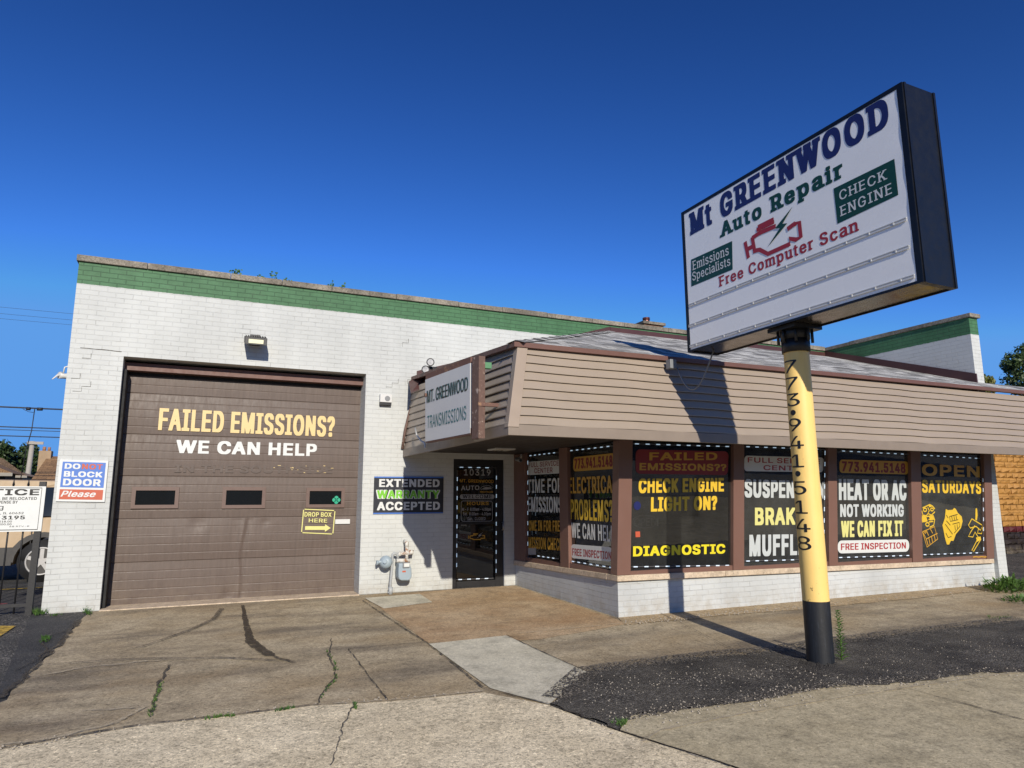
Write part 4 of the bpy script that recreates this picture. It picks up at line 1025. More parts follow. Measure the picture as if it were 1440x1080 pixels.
m = MB(); n = len(pr)
SEG = 40
vs = []
for j in range(SEG+1):
    x = CX0+0.02+(CXR-CX0-0.02)*j/SEG
    wv = 0.0 if j in (0,) else 0.004*math.sin(j*1.7)+random.uniform(-.002, .002)
    for (i, z) in pr: vs.append((x if j else CX0+0.02+i, -4.015+i+wv*0.6, z+wv))
m.add(vs, [(j*n+k, (j+1)*n+k, (j+1)*n+k+1, j*n+k+1) for j in range(SEG) for k in range(n-1)])
m.build('siding', 'siding', shop)
m = MB(); vs = []; dzl = 0.24
for j in range(13):
    t = j/12; y = -3.99+(3.985)*t
    wv = 0.0 if j == 0 else random.uniform(-.003, .003)
    for (i, z) in pr:
        zz = Z0s+(z-Z0s)*(1+0.10*t/0.9)
        vs.append((2.87+i*(1-.5*t), (-3.995+i) if j == 0 else y, zz+wv))
m.add(vs, [(j*n+k+1, (j+1)*n+k+1, (j+1)*n+k, j*n+k) for j in range(12) for k in range(n-1)])
m.build('siding', 'siding', shop)
# corner post of the siding
m = MB()
a0, a1 = Vector((2.845, -4.045, 2.13)), Vector((2.845+IN, -4.045+IN, 3.075))
wv_ = 0.10
m.hexa([a0, a0+Vector((wv_*1.25, 0, 0)), a0+Vector((wv_*1.25, .03, 0)), a0+Vector((.03, .03, 0)), a0+Vector((.03, wv_, 0)), a0+Vector((0, wv_, 0))],
       [a1, a1+Vector((wv_*1.25, 0, 0)), a1+Vector((wv_*1.25, .03, 0)), a1+Vector((.03, .03, 0)), a1+Vector((.03, wv_, 0)), a1+Vector((0, wv_, 0))])
m.build('corner_post', 'siding_trim', shop, bevel=0.004)
# roof
E0 = Vector((3.03, -3.83, 3.055)); E1 = Vector((CXR, -3.83, 3.125)); A0 = Vector((6.75, -0.003, 4.43)); A1 = Vector((12.355, -0.003, 4.44)); L0 = Vector((2.99, -0.003, 3.30)); E2 = Vector((12.355, -3.83, 3.11))
th = Vector((0, 0, 0.035))
def slope_quad(m, P, nx, ny, amp):
    vs = []
    for j in range(ny+1):
        for i in range(nx+1):
            s, t = i/nx, j/ny
            p = (P[0]*(1-s)+P[1]*s)*(1-t) + (P[3]*(1-s)+P[2]*s)*t
            z = random.uniform(-amp, amp) if 0 < i < nx and 0 < j < ny else 0
            vs.append(p+Vector((0, 0, z))+th)
    m.add(vs, [(j*(nx+1)+i, j*(nx+1)+i+1, (j+1)*(nx+1)+i+1, (j+1)*(nx+1)+i) for j in range(ny) for i in range(nx)])
m = MB(); slope_quad(m, [E0, E2, A1, A0], 40, 12, 0.010)
Rr = Vector((CXR, -3.1, 3.38)); slope_quad(m, [E2+Vector((.001, 0, 0)), E1, Rr, Vector((12.356, -3.1, 3.365))], 8, 3, 0.004)
roof = m.build('shingle_roof', 'shingle', shop)
m = MB(); slope_quad(m, [L0, E0, A0, A0+Vector((-.02, 0, -.007))], 14, 10, 0.006); m.build('shingle_roof', 'shingle_side', shop)
m = MB(); d = (A0-E0).normalized()
for k in range(16):
    p = E0.lerp(A0, k/16)+th; q2 = E0.lerp(A0, (k+1.12)/16)+th
    s = Vector((d.y, -d.x, 0)).normalized()*0.11
    m.add([p-s+Vector((0, 0, -.012)), p+Vector((0, 0, .022)), p+s+Vector((0, 0, -.012)), q2-s+Vector((0, 0, -.02)), q2+Vector((0, 0, .012)), q2+s+Vector((0, 0, -.02))], [(0, 1, 4, 3), (1, 2, 5, 4)])
m.build('ridge_cap', 'shingle', shop)
m = MB(); m.hexa([E0+Vector((-.02, -.02, -.02)), E1+Vector((0, -.02, -.02)), E1+Vector((0, .05, -.02)), E0+Vector((.03, .05, -.02))], [E0+Vector((-.02, -.02, .034)), E1+Vector((0, -.02, .034)), E1+Vector((0, .05, .034)), E0+Vector((.03, .05, .034))])
m.hexa([E0+Vector((-.02, -.02, -.022)), E0+Vector((.03, .06, -.022)), L0+Vector((.03, 0, -.022)), L0+Vector((-.03, 0, -.022))], [E0+Vector((-.02, -.02, .032)), E0+Vector((.03, .06, .032)), L0+Vector((.03, 0, .032)), L0+Vector((-.03, 0, .032))])
m.build('drip_edge', 'steel_brown', shop)
# flashing on the walls
m = MB(); h = 0.12
def strip(a, b, h0, h1, n): m.hexa([a, b, b+n, a+n], [a+Vector((0, 0, h0)), b+Vector((0, 0, h1)), b+n+Vector((0, 0, h1)), a+n+Vector((0, 0, h0))])
strip(Vector((3.05, -.028, 3.30)), Vector((6.745, -.028, 4.42)), 0.13, 0.13, Vector((0, .025, 0)))
strip(Vector((6.75, -.028, 4.42)), Vector((12.325, -.028, 4.44)), 0.125, 0.11, Vector((0, .025, 0)))
strip(Vector((12.33, -0.03, 4.42)), Vector((12.33, -3.13, 3.33)), 0.16, 0.22, Vector((.027, 0, 0)))
m.build('wall_flashing', 'flash', shop)
# brown end cap of the mansard at the wall
a, b, c, d_ = PY(-0.45)(578, 553), PY(-0.45)(598, 545), PY(-0.2)(598, 526), PY(-0.05)(575, 536)
MB().hexa([a+Vector((0, .02, 0)), b+Vector((0, .02, 0)), c+Vector((0, .02, 0)), d_+Vector((0, .02, 0))][::-1], [a, b, c, d_][::-1]).build('mansard_cap', 'flash', shop)
# conduit bit and clip under the left fascia
m = MB(); m.tube([PX(2.84)(584, 602), PX(2.80)(586, 612), PX(2.79)(592, 620), PX(2.83)(597, 623), PX(2.83)(598, 630)], 0.012, 8); m.build('conduit', 'plastic_white', shop)
# rusty edge strip where the left siding meets the wall
m = MB(); m.tube([(2.835, -0.03, 2.17), (2.87, -0.03, 2.45), (2.93, -0.03, 2.72), (2.98, -0.03, 2.92)], 0.022, 6); m.build('edge_strip', MT['rust'], shop)
# chimney on the roof
b1, b2 = PY(3)(905, 463), PY(3)(933, 456)
m = MB(); m.box(b1.x+.02, b2.x-.02, 3, 3.6, 4.21, b2.z-.05); ch = m.build('chimney', 'fluebrick', shop)
m = MB(); m.box(b1.x-.03, b2.x+.03, 2.95, 3.65, b2.z-.048, b2.z+.02); m.build('chimney_cap', 'coping', ch)
f1 = PY(3.2)(912, 446); m = MB(); m.tube([(f1.x, 3.3, b2.z+.021), (f1.x, 3.3, f1.z)], 0.085, 18); m.tube([(f1.x, 3.3, f1.z-.05), (f1.x, 3.3, f1.z+.004)], 0.093, 18); m.build('flue_pipe', 'flue', ch)

# ================================================================== LED STRIPS (one per window edge set)
def led_strip(label, paths, n_hint, pitch=0.085, w_=0.010):
    a0 = Vector(paths[0][0]); t = thing('led_strip', a0, label, 'led strip', 'led strips round the shop glass')
    tape = MB(); chips = []
    for a, b, nrm in paths:
        a, b, nrm = Vector(a), Vector(b), Vector(nrm).normalized(); d = (b-a); L = d.length; d.normalize(); s = nrm.cross(d)
        tape.obox((a+b)/2, d*L/2, s*0.006, nrm*0.0015)
        k = 0.06
        while k < L-0.03:
            c = a+d*k+nrm*0.004; chips.append((c, d, s, nrm)); k += pitch
    tape.build('tape', 'led_tape', t)
    first = None
    for c, d, s, nrm in chips:
        if first is None or True:
            m = MB()
            for j in (-1, 0, 1): m.obox(c+d*0.021*j, d*0.009, s*0.0065, nrm*0.002)
            m.build('led_module', 'led', t)
    return t
UPW = Vector((0, -KW, 1)).normalized()
def front_led(label, tl, tr, bl, br, sides):
    f = PW(0.0); z = {k: f(*v) for k, v in dict(tl=tl, tr=tr, bl=bl, br=br).items()}
    segs = {'t': (z['tl'], z['tr']), 'b': (z['bl'], z['br']), 'l': (z['bl'], z['tl']), 'r': (z['br'], z['tr'])}
    return led_strip(label, [(*segs[s], nw) for s in sides], 0, 0.165)
front_led('led strip round the front window that reads DIAGNOSTIC', (890, 624), (1027, 628), (888, 797), (1026, 795), 'tb')
front_led('led strip round the front window partly behind the yellow pole', (1047, 628), (1160, 632), (1047, 789), (1158, 786), 'tbr')
front_led('led strip round the front window that reads HEAT OR AC', (1182, 634), (1279, 639), (1178, 784), (1279, 781), 'tb')
front_led('led strip round the front window that reads OPEN SATURDAYS', (1297, 640), (1382, 645), (1297, 780), (1383, 777), 'tbr')
f = PX(SXL+0.0)
led_strip('led strip round the side window that reads TIME FOR EMISSIONS', [(f(744, 641), f(786, 636), (-1, 0, 0)), (f(755, 781.5), f(786, 786), (-1, 0, 0)), (f(742.5, 770), f(742.5, 642), (-1, 0, 0))], 0, 0.16)
led_strip('led strip round the side window that reads ELECTRICAL PROBLEMS', [(f(801, 634), f(867, 626.5), (-1, 0, 0)), (f(803, 789), f(866, 799), (-1, 0, 0))], 0, 0.16)
f = PY(ed_y-0.004)
led_strip('led strip framing the glass of the black entrance door', [(f(644, 657), f(698, 658), (0, -1, 0)), (f(642, 815), f(694, 813), (0, -1, 0)), (f(697.5, 808), f(698, 660), (0, -1, 0)), (f(642, 800), f(643, 661), (0, -1, 0))], 0, 0.15)

# ================================================================== SIGNS ON THE WALL
q = PY(-0.022)
# blue and red notice
tl, tr, br, bl = q(84, 646), q(153.5, 648), q(147, 706), q(78, 705)
tl, bl = Vector((bl.x, tl.y, tl.z)), bl; tr, br = Vector((br.x, tr.y, tr.z)), br
sg = panel([bl, br, tr, tl], 0, 0.018).build('wall_sign', 'v_white', label='blue and red painted sign reading DO NOT BLOCK DOOR Please left of the garage door', cat='sign')
def bil(a, b): return (bl*(1-a)+br*a)*(1-b) + (tl*(1-a)+tr*a)*b
panel([bil(.06, .34), bil(.95, .34), bil(.95, .95), bil(.06, .95)], 0.0015).build('blue_field', 'v_blue', sg)
panel([bil(.06, .05), bil(.95, .05), bil(.95, .29), bil(.06, .29)], 0.0015).build('red_field', 'v_orange', sg)
put_text('DO', bil(.11, .78), bil(.43, .78), bil(.11, .91), 'v_white', sg, 0.055, 0.003)
put_text('NOT', bil(.46, .78), bil(.89, .78), bil(.46, .91), 'v_orange', sg, 0.055, 0.003)
put_text('BLOCK', bil(.11, .59), bil(.90, .59), bil(.11, .725), 'v_white', sg, 0.055, 0.003)
put_text('DOOR', bil(.11, .38), bil(.88, .38), bil(.11, .545), 'v_white', sg, 0.055, 0.003)
put_text('Please', bil(.09, .115), bil(.78, .115), bil(.09, .255), 'v_white', sg, 0.028, 0.003, slant=.35)
# warranty banner
q = PY(-0.012)
tl, tr, br, bl = q(526.5, 670), q(624, 670.5), q(623, 722), q(524.5, 723)
bl.x = tl.x = (bl.x+tl.x)/2; br.x = tr.x = (br.x+tr.x)/2
bn = panel([bl, br, tr, tl], 0, 0.008).build('warranty_banner', 'v_charcoal', label='dark banner reading EXTENDED WARRANTY ACCEPTED, half in shade, left of the entrance', cat='banner')
panel([bil(0, .965), bil(1, .965), bil(1, 1), bil(0, 1)], 0.002).build('blue_stripe', 'v_blue', bn)
panel([bil(0, 0), bil(1, 0), bil(1, .035), bil(0, .035)], 0.002).build('blue_stripe', 'v_blue', bn)
put_text('EXTENDED', bil(.07, .72), bil(.94, .72), bil(.07, .93), 'v_white', bn, 0.05, 0.003)
put_text('WARRANTY', bil(.03, .40), bil(.95, .40), bil(.03, .645), 'v_white', bn, 0.085, 0.003)
put_text('WARRANTY', bil(.045, .415), bil(.935, .415), bil(.045, .63), 'v_lime', bn, 0.045, 0.005)
put_text('ACCEPTED', bil(.05, .10), bil(.95, .10), bil(.05, .32), 'v_white', bn, 0.05, 0.003)

# ---- projecting board with the faded shop name, on a rusty channel
ps = thing('projecting_sign', (2.66, -2.6, 2.05), 'faded pale board reading MT. GREENWOOD TRANSMISSIONS on a rusty channel beside the canopy', 'sign')
dr = Vector((math.sin(R(8)), -math.cos(R(8)), 0)); nn = Vector((-math.cos(R(8)), -math.sin(R(8)), 0))
pc = PX(2.66)(662, 560); np_ = (nn.x, nn.y, 0); cpl = nn.dot(pc)
q = lambda u, v: at(u, v, np_, cpl)
tl, tr, br, bl = q(598, 534), q(661, 510.5), q(661, 609), q(598, 621)
pan = panel([bl, br, tr, tl], 0, 0.025).build('board', 'panel_pale', ps)
S5 = lambda X, Y: q(500+X/5.4, 480+Y/5.4)
put_text('MT. GREENWOOD', S5(541, 470), S5(852, 372), S5(541, 378), 'v_black', pan, -0.005, 0.004)
put_text('MT. GREENWOOD', S5(546, 468), S5(856, 370), S5(546, 376), 'v_teal', pan, -0.005, 0.003)
put_text('TRANSMISSIONS', S5(545, 662), S5(842, 592), S5(545, 568), 'v_teal', pan, -0.005, 0.004)
m = MB(); a, b = q(666, 501), q(666, 617)
pr_ = Vector((a.x, a.y, 0))
def chan(u0, u1, v0, v1, th_):
    A, B = q(u0, v1), q(u1, v0); return A, B
zt_, zb_ = q(669, 502).z, q(669, 617).z
c = q(669, 560)
m.obox((c.x, c.y, (zt_+zb_)/2), dr*0.075, nn*0.006, Vector((0, 0, (zt_-zb_)/2)))
m.obox((c.x-nn.x*0.04+dr.x*.068, c.y-nn.y*.04+dr.y*.068, (zt_+zb_)/2), dr*0.007, nn*0.034, Vector((0, 0, (zt_-zb_)/2)))
m.obox((c.x-nn.x*0.04-dr.x*.068, c.y-nn.y*.04-dr.y*.068, (zt_+zb_)/2), dr*0.007, nn*0.034, Vector((0, 0, (zt_-zb_)/2)))
m.build('steel_channel', 'rust', ps)
# top and bottom rails behind the board, and the arms to the siding
m = MB()
for z_, o in ((tl.z+.05, 0.0), (bl.z+.03, 0)):
    pa = Vector((bl.x, bl.y, 0)); pb = Vector((c.x, c.y, 0))
for (A, B, dz) in ((tl, tr, 0.035), (bl, br, 0.02)):
    mid = (A+B)/2; L = (B-A).length/2; d = (B-A).normalized()
    m = MB(); m.obox(mid+Vector((0, 0, dz))-nn*0.035, d*L, nn*0.03, Vector((0, 0, 0.035))); m.build('frame_rail', 'rustbrown', ps)
m = MB(); p1 = Vector((c.x, c.y, tr.z-0.05)); m.obox(p1+Vector((.085, -.03, 0)), (0.08, 0, 0), (0, .03, 0), (0, 0, .035)); m.build('bracket_arm', 'bracketgreen', ps, bevel=0.004)
m = MB(); m.obox(Vector((c.x+.12, c.y-.06, br.z+.3)), (0.12, 0, 0), (0, .02, 0), (0, 0, .02)); m.build('bracket_arm', 'rustbrown', ps); m = MB(); m.obox(Vector((bl.x+.12, bl.y, tl.z-.2)), (0.14, 0, 0), (0, .02, 0), (0, 0, .02)); m.build('bracket_arm', 'rustbrown', ps)

# ================================================================== POLE SIGN
SX0, SX1, SY0, SY1, SZ0, SZ1 = 5.0, 5.41, -7.125, -4.31, 3.047, 4.752
sgn = thing('pole_sign', (5.22, -5.65, gz(-5.65)), 'tall sign box reading Mt GREENWOOD Auto Repair on a yellow pole with black foot', 'sign')
m = MB(); e = 0.02
# cabinet: open frame (end faces, top) with a separate underside
m.box(SX0-.006, SX1+.006, SY0, SY0+.05, SZ0, SZ1); m.box(SX0-.006, SX1+.006, SY1-.05, SY1, SZ0, SZ1)
m.box(SX0-.006, SX1+.006, SY0+.05, SY1-.05, SZ1-.04, SZ1)
for x in (SX0-.006, SX1-.006):
    m.box(x, x+.012, SY0+.05, SY1-.05, SZ0, SZ0+.022)
cab = m.build('cabinet', 'sign_side', sgn)
for k, (xx) in enumerate((SX0+.022, SX1-.022)):
    MB().box(xx-.012, xx+.012, SY0-.010, SY0-.001, SZ0, SZ1).build('edge_trim', 'sign_side', cab)
m = MB(); m.box(SX0+.008, SX1-.008, SY0+.052, SY1-.052, SZ0+.012, SZ0+.022); m.build('underside', 'sign_under', cab)
for side in (0, 1):
    x = SX0 if side == 0 else SX1
    # slightly buckled face sheet
    fm = MB(); ny, nz = 40, 24; vs = []
    for j in range(nz+1):
        for i in range(ny+1):
            y = SY1-.02 + (SY0+.04-SY1)*i/ny*1.0; z = SZ0+.022+(SZ1-SZ0-.062)*j/nz
            ed = math.exp(-((i-ny)/1.2)**2)*0.0022*math.sin(j*1.3)
            vs.append((x+(-0.003-ed if side == 0 else 0.003+ed), y, z))
    ff = [(j*(ny+1)+i, j*(ny+1)+i+1, (j+1)*(ny+1)+i+1, (j+1)*(ny+1)+i) for j in range(nz) for i in range(ny)]
    if side: ff = [tuple(reversed(f_)) for f_ in ff]
    fm.add(vs, ff, True); face = fm.build('sign_face', 'sign_face', sgn)
    if side: continue
    q = PX(SX0-0.004); S = lambda X, Y: q(940+X/2.7, 100+Y/2.7)
    def st(t, bl, br, tl, mat, bold, serif=True, gap=0.16):
        put_text(t, S(*bl), S(*br), S(*tl), mat, face, bold, 0.0012 if mat != 'v_white' else 0.0022, serif, gap=gap)
    st('Mt GREENWOOD', (82, 626), (840, 206), (78, 543), 'v_navy', 0.085, gap=0.10)
    st('Auto Repair', (196, 634), (664, 402), (196, 578), 'v_green', 0.075, gap=0.10)
    for c4 in (((87, 818), (244, 753), (242, 645), (86, 716)), ((642, 580), (873, 470), (858, 333), (627, 446))):
        panel([S(*p) for p in c4], 0.001).build('green_panel', 'v_green', face)
    st('Emissions', (92, 757), (230, 697), (92, 722), 'v_white', 0.012, gap=0.09)
    st('Specialists', (92, 797), (236, 737), (92, 764), 'v_white', 0.012, gap=0.08)
    st('CHECK', (651, 492), (832, 409), (648, 456), 'v_white', 0.018, gap=0.13)
    st('ENGINE', (653, 553), (850, 464), (652, 514), 'v_white', 0.018, gap=0.13)
    st('Free Computer Scan', (192, 820), (724, 605), (191, 781), 'v_red', 0.036, gap=0.10)
    nx_ = (-1, 0, 0)
    m = MB(); r_ = 0.045
    for k, pl in enumerate(([(291, 648), (304, 710)], [(302, 675), (325, 664)], [(318, 630), (329, 690)], [(322, 684), (346, 678), (378, 694), (462, 656), (459, 636), (484, 640), (503, 630), (497, 574), (480, 582)],
               [(318, 634), (346, 615), (408, 588)], [(335, 604), (402, 572)], [(340, 592), (400, 562)], [(482, 578), (452, 600)])):
        ribbon(m, [S(*p) for p in pl], r_*(1.0 if k not in (5, 6) else 0.9), nx_, 0.0012+0.0003*k)
    m.build('engine_emblem', 'v_red', face)
    m = MB(); pts = [S(*p)+Vector((-.0045, 0, 0)) for p in ((472, 515), (405, 598), (424, 596), (378, 668), (452, 578), (434, 580))]
    m.add(pts, [(0, 1, 2, 5), (5, 2, 3, 4)]); m.build('bolt_emblem', 'v_green', face)
    for (a, b) in (((78, 891), (905, 561)), ((78, 969), (915, 667)), ((82, 1046), (935, 778))):
        A, B = S(*a), S(*b); d = (B-A).normalized(); L = (B-A).length
        m = MB()
        m.obox((A+B)/2+Vector((-.005, 0, -.012)), d*L/2, Vector((.0035, 0, 0)), Vector((0, 0, .003)))
        m.obox((A+B)/2+Vector((-.005, 0, .012)), d*L/2, Vector((.0035, 0, 0)), Vector((0, 0, .003)))
        m.obox((A+B)/2+Vector((-.004, 0, 0)), d*L/2, Vector((.0016, 0, 0)), Vector((0, 0, .009)))
        for k in range(12): m.obox(A.lerp(B, (k+.5)/12)+Vector((-.0075, 0, 0)), d*.005, Vector((.003, 0, 0)), Vector((0, 0, .012)))
        m.build('letter_rail', 'plastic_white', face)
# pole
PXc, PYc, PR = 5.247, -5.63, 0.118
pb = MB(); zg = gz(PYc)
pb.tube([(PXc+.01, PYc, zg-.05), (PXc+.008, PYc, 0.46)], PR, 40, False); pb.build('pole_foot', 'polebase', sgn)
pb = MB(); pts = [(PXc+.008-.013*t, PYc, 0.4605+(2.86-.46)*t) for t in [i/24 for i in range(25)]]
pb.tube(pts, PR, 40, False); pol = pb.build('pole', 'pole', sgn)
m = MB(); m.tube([(PXc-.005, PYc, 2.80), (PXc-.005, PYc, 2.93)], PR+.014, 30); m.tube([(PXc-.005, PYc, 2.93), (PXc-.005, PYc, SZ0+.012)], PR+.02, 30)
m.box(PXc-.19, PXc+.18, PYc-.17, PYc+.17, SZ0-.03, SZ0+.008)
for k in range(8):
    an = k*math.pi/4; m.tube([(PXc-.005+.155*math.cos(an), PYc+.155*math.sin(an), 2.89), (PXc-.005+.155*math.cos(an), PYc+.155*math.sin(an), SZ0)], 0.014, 8)
m.build('pole_cap', 'black', sgn)
m = MB()
zc = [PX(PXc-PR)(u, v).z for u, v in ((1113, 515), (1114, 539), (1116, 562), (1117, 580), (1119, 597), (1121, 622), (1123, 648), (1124, 666), (1126, 686), (1128, 713), (1130, 739), (1133, 764))]
for ch, z in zip('773•941•5148', zc):
    V_, T_, gx = letter(ch, 0.0, 0.0, False); xm = (gx[0]+gx[1])/2; ym = (min(p[1] for p in V_)+max(p[1] for p in V_))/2
    hgt = 0.122; wid = 1.75
    if ch == '•': wid = 1.1
    bm = bmesh.new(); bv = [bm.verts.new(((p[0]-xm)*hgt*wid, (p[1]-ym)*hgt, 0)) for p in V_]
    for f_ in T_:
        try: bm.faces.new([bv[i] for i in f_])
        except ValueError: pass
    bmesh.ops.remove_doubles(bm, verts=bm.verts, dist=1e-5)
    bmesh.ops.subdivide_edges(bm, edges=[e_ for e_ in bm.edges if e_.calc_length() > 0.02], cuts=4, use_grid_fill=False)
    bmesh.ops.triangulate(bm, faces=bm.faces[:])
    bm.verts.index_update(); o = len(m.v)
    cx = PXc+.008-.013*(z-.46)/2.4
    for v in bm.verts:
        an = math.pi + v.co.x/PR + 0.10
        m.v.append((cx+(PR+.003)*math.cos(an), PYc+(PR+.003)*math.sin(an), z+v.co.y))
    for f_ in bm.faces: m.f.append(tuple(o+v.index for v in f_.verts)); m.sm.append(False)
    bm.free()
m.build('phone_number', 'v_black', pol)

# ================================================================== FITTINGS ON THE BUILDING
# wall light over the garage door
q = PY(-0.10); a, b = q(345, 499), q(375, 478)
fl = thing('wall_light', ((a.x+b.x)/2, 0, a.z), 'dark wide floodlight on the white brick above the garage door', 'light')
q = PY(-0.33); a, b = q(344, 484), q(376, 476); cx = (a.x+b.x)/2; hw = (b.x-a.x)/2; z0, z1 = a.z, b.z
m = MB(); m.hexa([(cx-hw, -.34, z0), (cx+hw, -.34, z0), (cx+hw, -.06, z0+.09), (cx-hw, -.06, z0+.09)], [(cx-hw, -.34, z1), (cx+hw, -.34, z1), (cx+hw, -.06, z1+.07), (cx-hw, -.06, z1+.07)]); m.build('housing', 'black', fl, bevel=.006)
for k in range(9):
    x = cx-hw+.02+(2*hw-.04)*k/8; m = MB(); m.hexa([(x-.004, -.33, z1-.004), (x+.004, -.33, z1-.004), (x+.004, -.08, z1+.062), (x-.004, -.08, z1+.062)], [(x-.004, -.33, z1+.018), (x+.004, -.33, z1+.018), (x+.004, -.08, z1+.086), (x-.004, -.08, z1+.086)]); m.build('cooling_fin', 'black', fl)
m = MB(); m.box(cx-hw+.05, cx+hw-.05, -.3455, -.3405, z0+.022, z1-.032); m.build('lens', 'lamp_glass', fl)
m = MB(); m.box(cx-.07, cx+.07, -.07, -.001, z0+.06, z1+.10); m.tube([(cx, -.06, z0+.12), (cx, -.14, z0+.10)], .02, 8); m.build('bracket', 'black', fl)
# twin floodlight on the canopy edge
c = PY(-0.6)(601, 517)
tf = thing('twin_floodlight', (c.x, c.y, c.z-.06), 'pair of small round floodlights with sensor on the canopy top by the faded board', 'light')
m = MB(); m.tube([(c.x, c.y, c.z-.12), (c.x, c.y, c.z)], 0.022, 10); m.box(c.x-.06, c.x+.07, c.y-.03, c.y+.03, c.z-.02, c.z+.02); m.build('bracket', 'black', tf)
for dx, dz in ((-.055, -.05), (0.02, .07)):
    p = Vector((c.x+dx, c.y-.08, c.z+dz)); ax = Vector((-.25, -1, -.12)).normalized()
    m = MB(); m.tube([p-ax*.10, p-ax*.03, p+ax*.03], [.030, .052, .062], 16); h_ = m.build('lamp_head', 'black', tf)
    m = MB(); m.tube([p+ax*.0305, p+ax*.036], [.050, .046], 16); m.build('lens', 'alu', h_)
m = MB(); m.box(c.x+.05, c.x+.12, c.y-.12, c.y-.03, c.z-.06, c.z+.0); m.build('sensor', 'black', tf, bevel=.008)
# alarm box
q = PY(-0.06); a, b = q(534, 570), q(551, 555)
m = MB(); m.box(a.x, b.x, -.085, -.001, a.z+.05, b.z); al = m.build('alarm_box', 'plastic_white', bevel=0.006, label='small white alarm sounder box on the wall between garage door and canopy', cat='alarm')
m = MB(); m.disc(((a.x+b.x)/2+.02, -.087, (a.z+b.z)/2+.02), (0, 1, 0), .042, .004, 18); m.build('grille', 'plastic_grey', al)
m = MB(); m.box(a.x+.004, b.x-.004, -.07, -.002, a.z+.01, a.z+.048); m.build('base', 'black', al)
# lamp fixed to the left edge of the wall
c = PX(XL-.08)(89, 533); c = Vector((XL-.10, 0.12, 3.05))
t = thing('side_lamp', (XL, 0.12, 2.95), 'little grey floodlight sticking out from the left edge of the white wall', 'light')
m = MB(); m.tube([(XL-.001, .12, 3.02), (XL-.05, .12, 3.02), (XL-.10, .08, 3.02)], [.04, .035, .045], 12); m.tube([(XL-.08, .10, 3.05), (XL-.12, .04, 3.0), (XL-.155, .0, 2.95)], [.03, .012, .006], 8); m.build('lamp_head', 'plastic_white', t)
m = MB(); m.tube([(XL-.001, .12, 3.16), (XL-.05, .12, 3.14), (XL-.06, .12, 3.06)], .010, 8); m.build('conduit', 'plastic_white', t)
# junction box and cable from canopy to sign
q = PY(-3.90); a = q(938, 519); b = q(946, 507)
jb = thing('junction_box', (a.x, -3.9, a.z), 'small grey electrical box at the canopy edge with a cable looping to the sign', 'electrical box')
m = MB(); m.box(a.x, b.x, -3.97, -3.88, a.z, b.z); m.build('box', 'plastic_grey', jb, bevel=0.006)
pa = Vector((b.x+.03, -3.94, a.z+.02)); pb_ = Vector((SX0+.2, SY1-.2, SZ0+.01)); pts = []
for k in range(15):
    s = k/14; p = pa.lerp(pb_, s); p.z -= 0.42*math.sin(math.pi*s)**0.9*(1-.35*s); pts.append(p)
m = MB(); m.tube(pts, .009, 6); m.build('cable', 'plastic_grey', jb)
# flat light in the soffit
q = lambda u, v: at(u, v, (0, 0, 1), 2.127)
c = q(705, 631); m = MB(); m.box(c.x-.16, c.x+.16, c.y-.16, c.y+.16, 2.105, 2.127); sf = m.build('soffit_light', 'plastic_white', bevel=0.004, label='flat square light under the canopy in front of the entrance', cat='light')
m = MB(); m.box(c.x-.13, c.x+.13, c.y-.13, c.y+.13, 2.101, 2.1045); m.build('lens', 'lens', sf)
# camera by the left window
c = PX(4.70)(730, 647); t = thing('security_camera', (c.x, c.y, c.z), 'small grey bullet camera on the wall beside the side window', 'camera')
m = MB(); m.tube([(c.x-.02, c.y-.10, c.z-.01), (c.x-.02, c.y+.06, c.z+.02)], .032, 12); m.build('body', 'plastic_grey', t)
m = MB(); m.tube([(c.x-.02, c.y+.02, c.z+.02), (c.x+.05, c.y+.06, c.z+.06), (c.x+.07, c.y+.06, c.z+.07)], .012, 8); m.disc((c.x+.066, c.y+.06, c.z+.07), (1, 0, 0), .035, .008, 12); m.build('bracket', 'plastic_white', t)
m = MB(); m.disc((c.x-.02, c.y-.1035, c.z-.01), (0, 1, 0), .024, .006, 12); m.build('lens', 'black', t)
# neon OPEN sign hanging inside the front window
QI = lambda X, Y: PW(-0.09)(*S6(X, Y))
op = [QI(758, 606), QI(925, 606), QI(925, 508), QI(758, 506)]
ns = panel(op, 0, 0.012).build('open_sign', 'interior_dark', label='unlit dark OPEN sign with an oval outline hanging inside the window above DIAGNOSTIC', cat='sign')
m = MB(); cxn, czn = 838, 556
ribbon(m, [QI(cxn+78*math.cos(k*math.pi/12), czn+40*math.sin(k*math.pi/12)) for k in range(24)], 0.012, nw, 0.006, True)
m.build('tube_oval', 'v_grey', ns)
put_text('OPEN', QI(772, 584), QI(908, 580), QI(772, 535), 'v_grey', ns, 0, 0.006, name='tube_lettering', up=UPW)
m = MB(); m.obox(QI(917, 560)+nw*.012, (.012, 0, 0), (0, .004, 0), (0, 0, .05)); m.build('switch_box', 'plastic_white', ns)

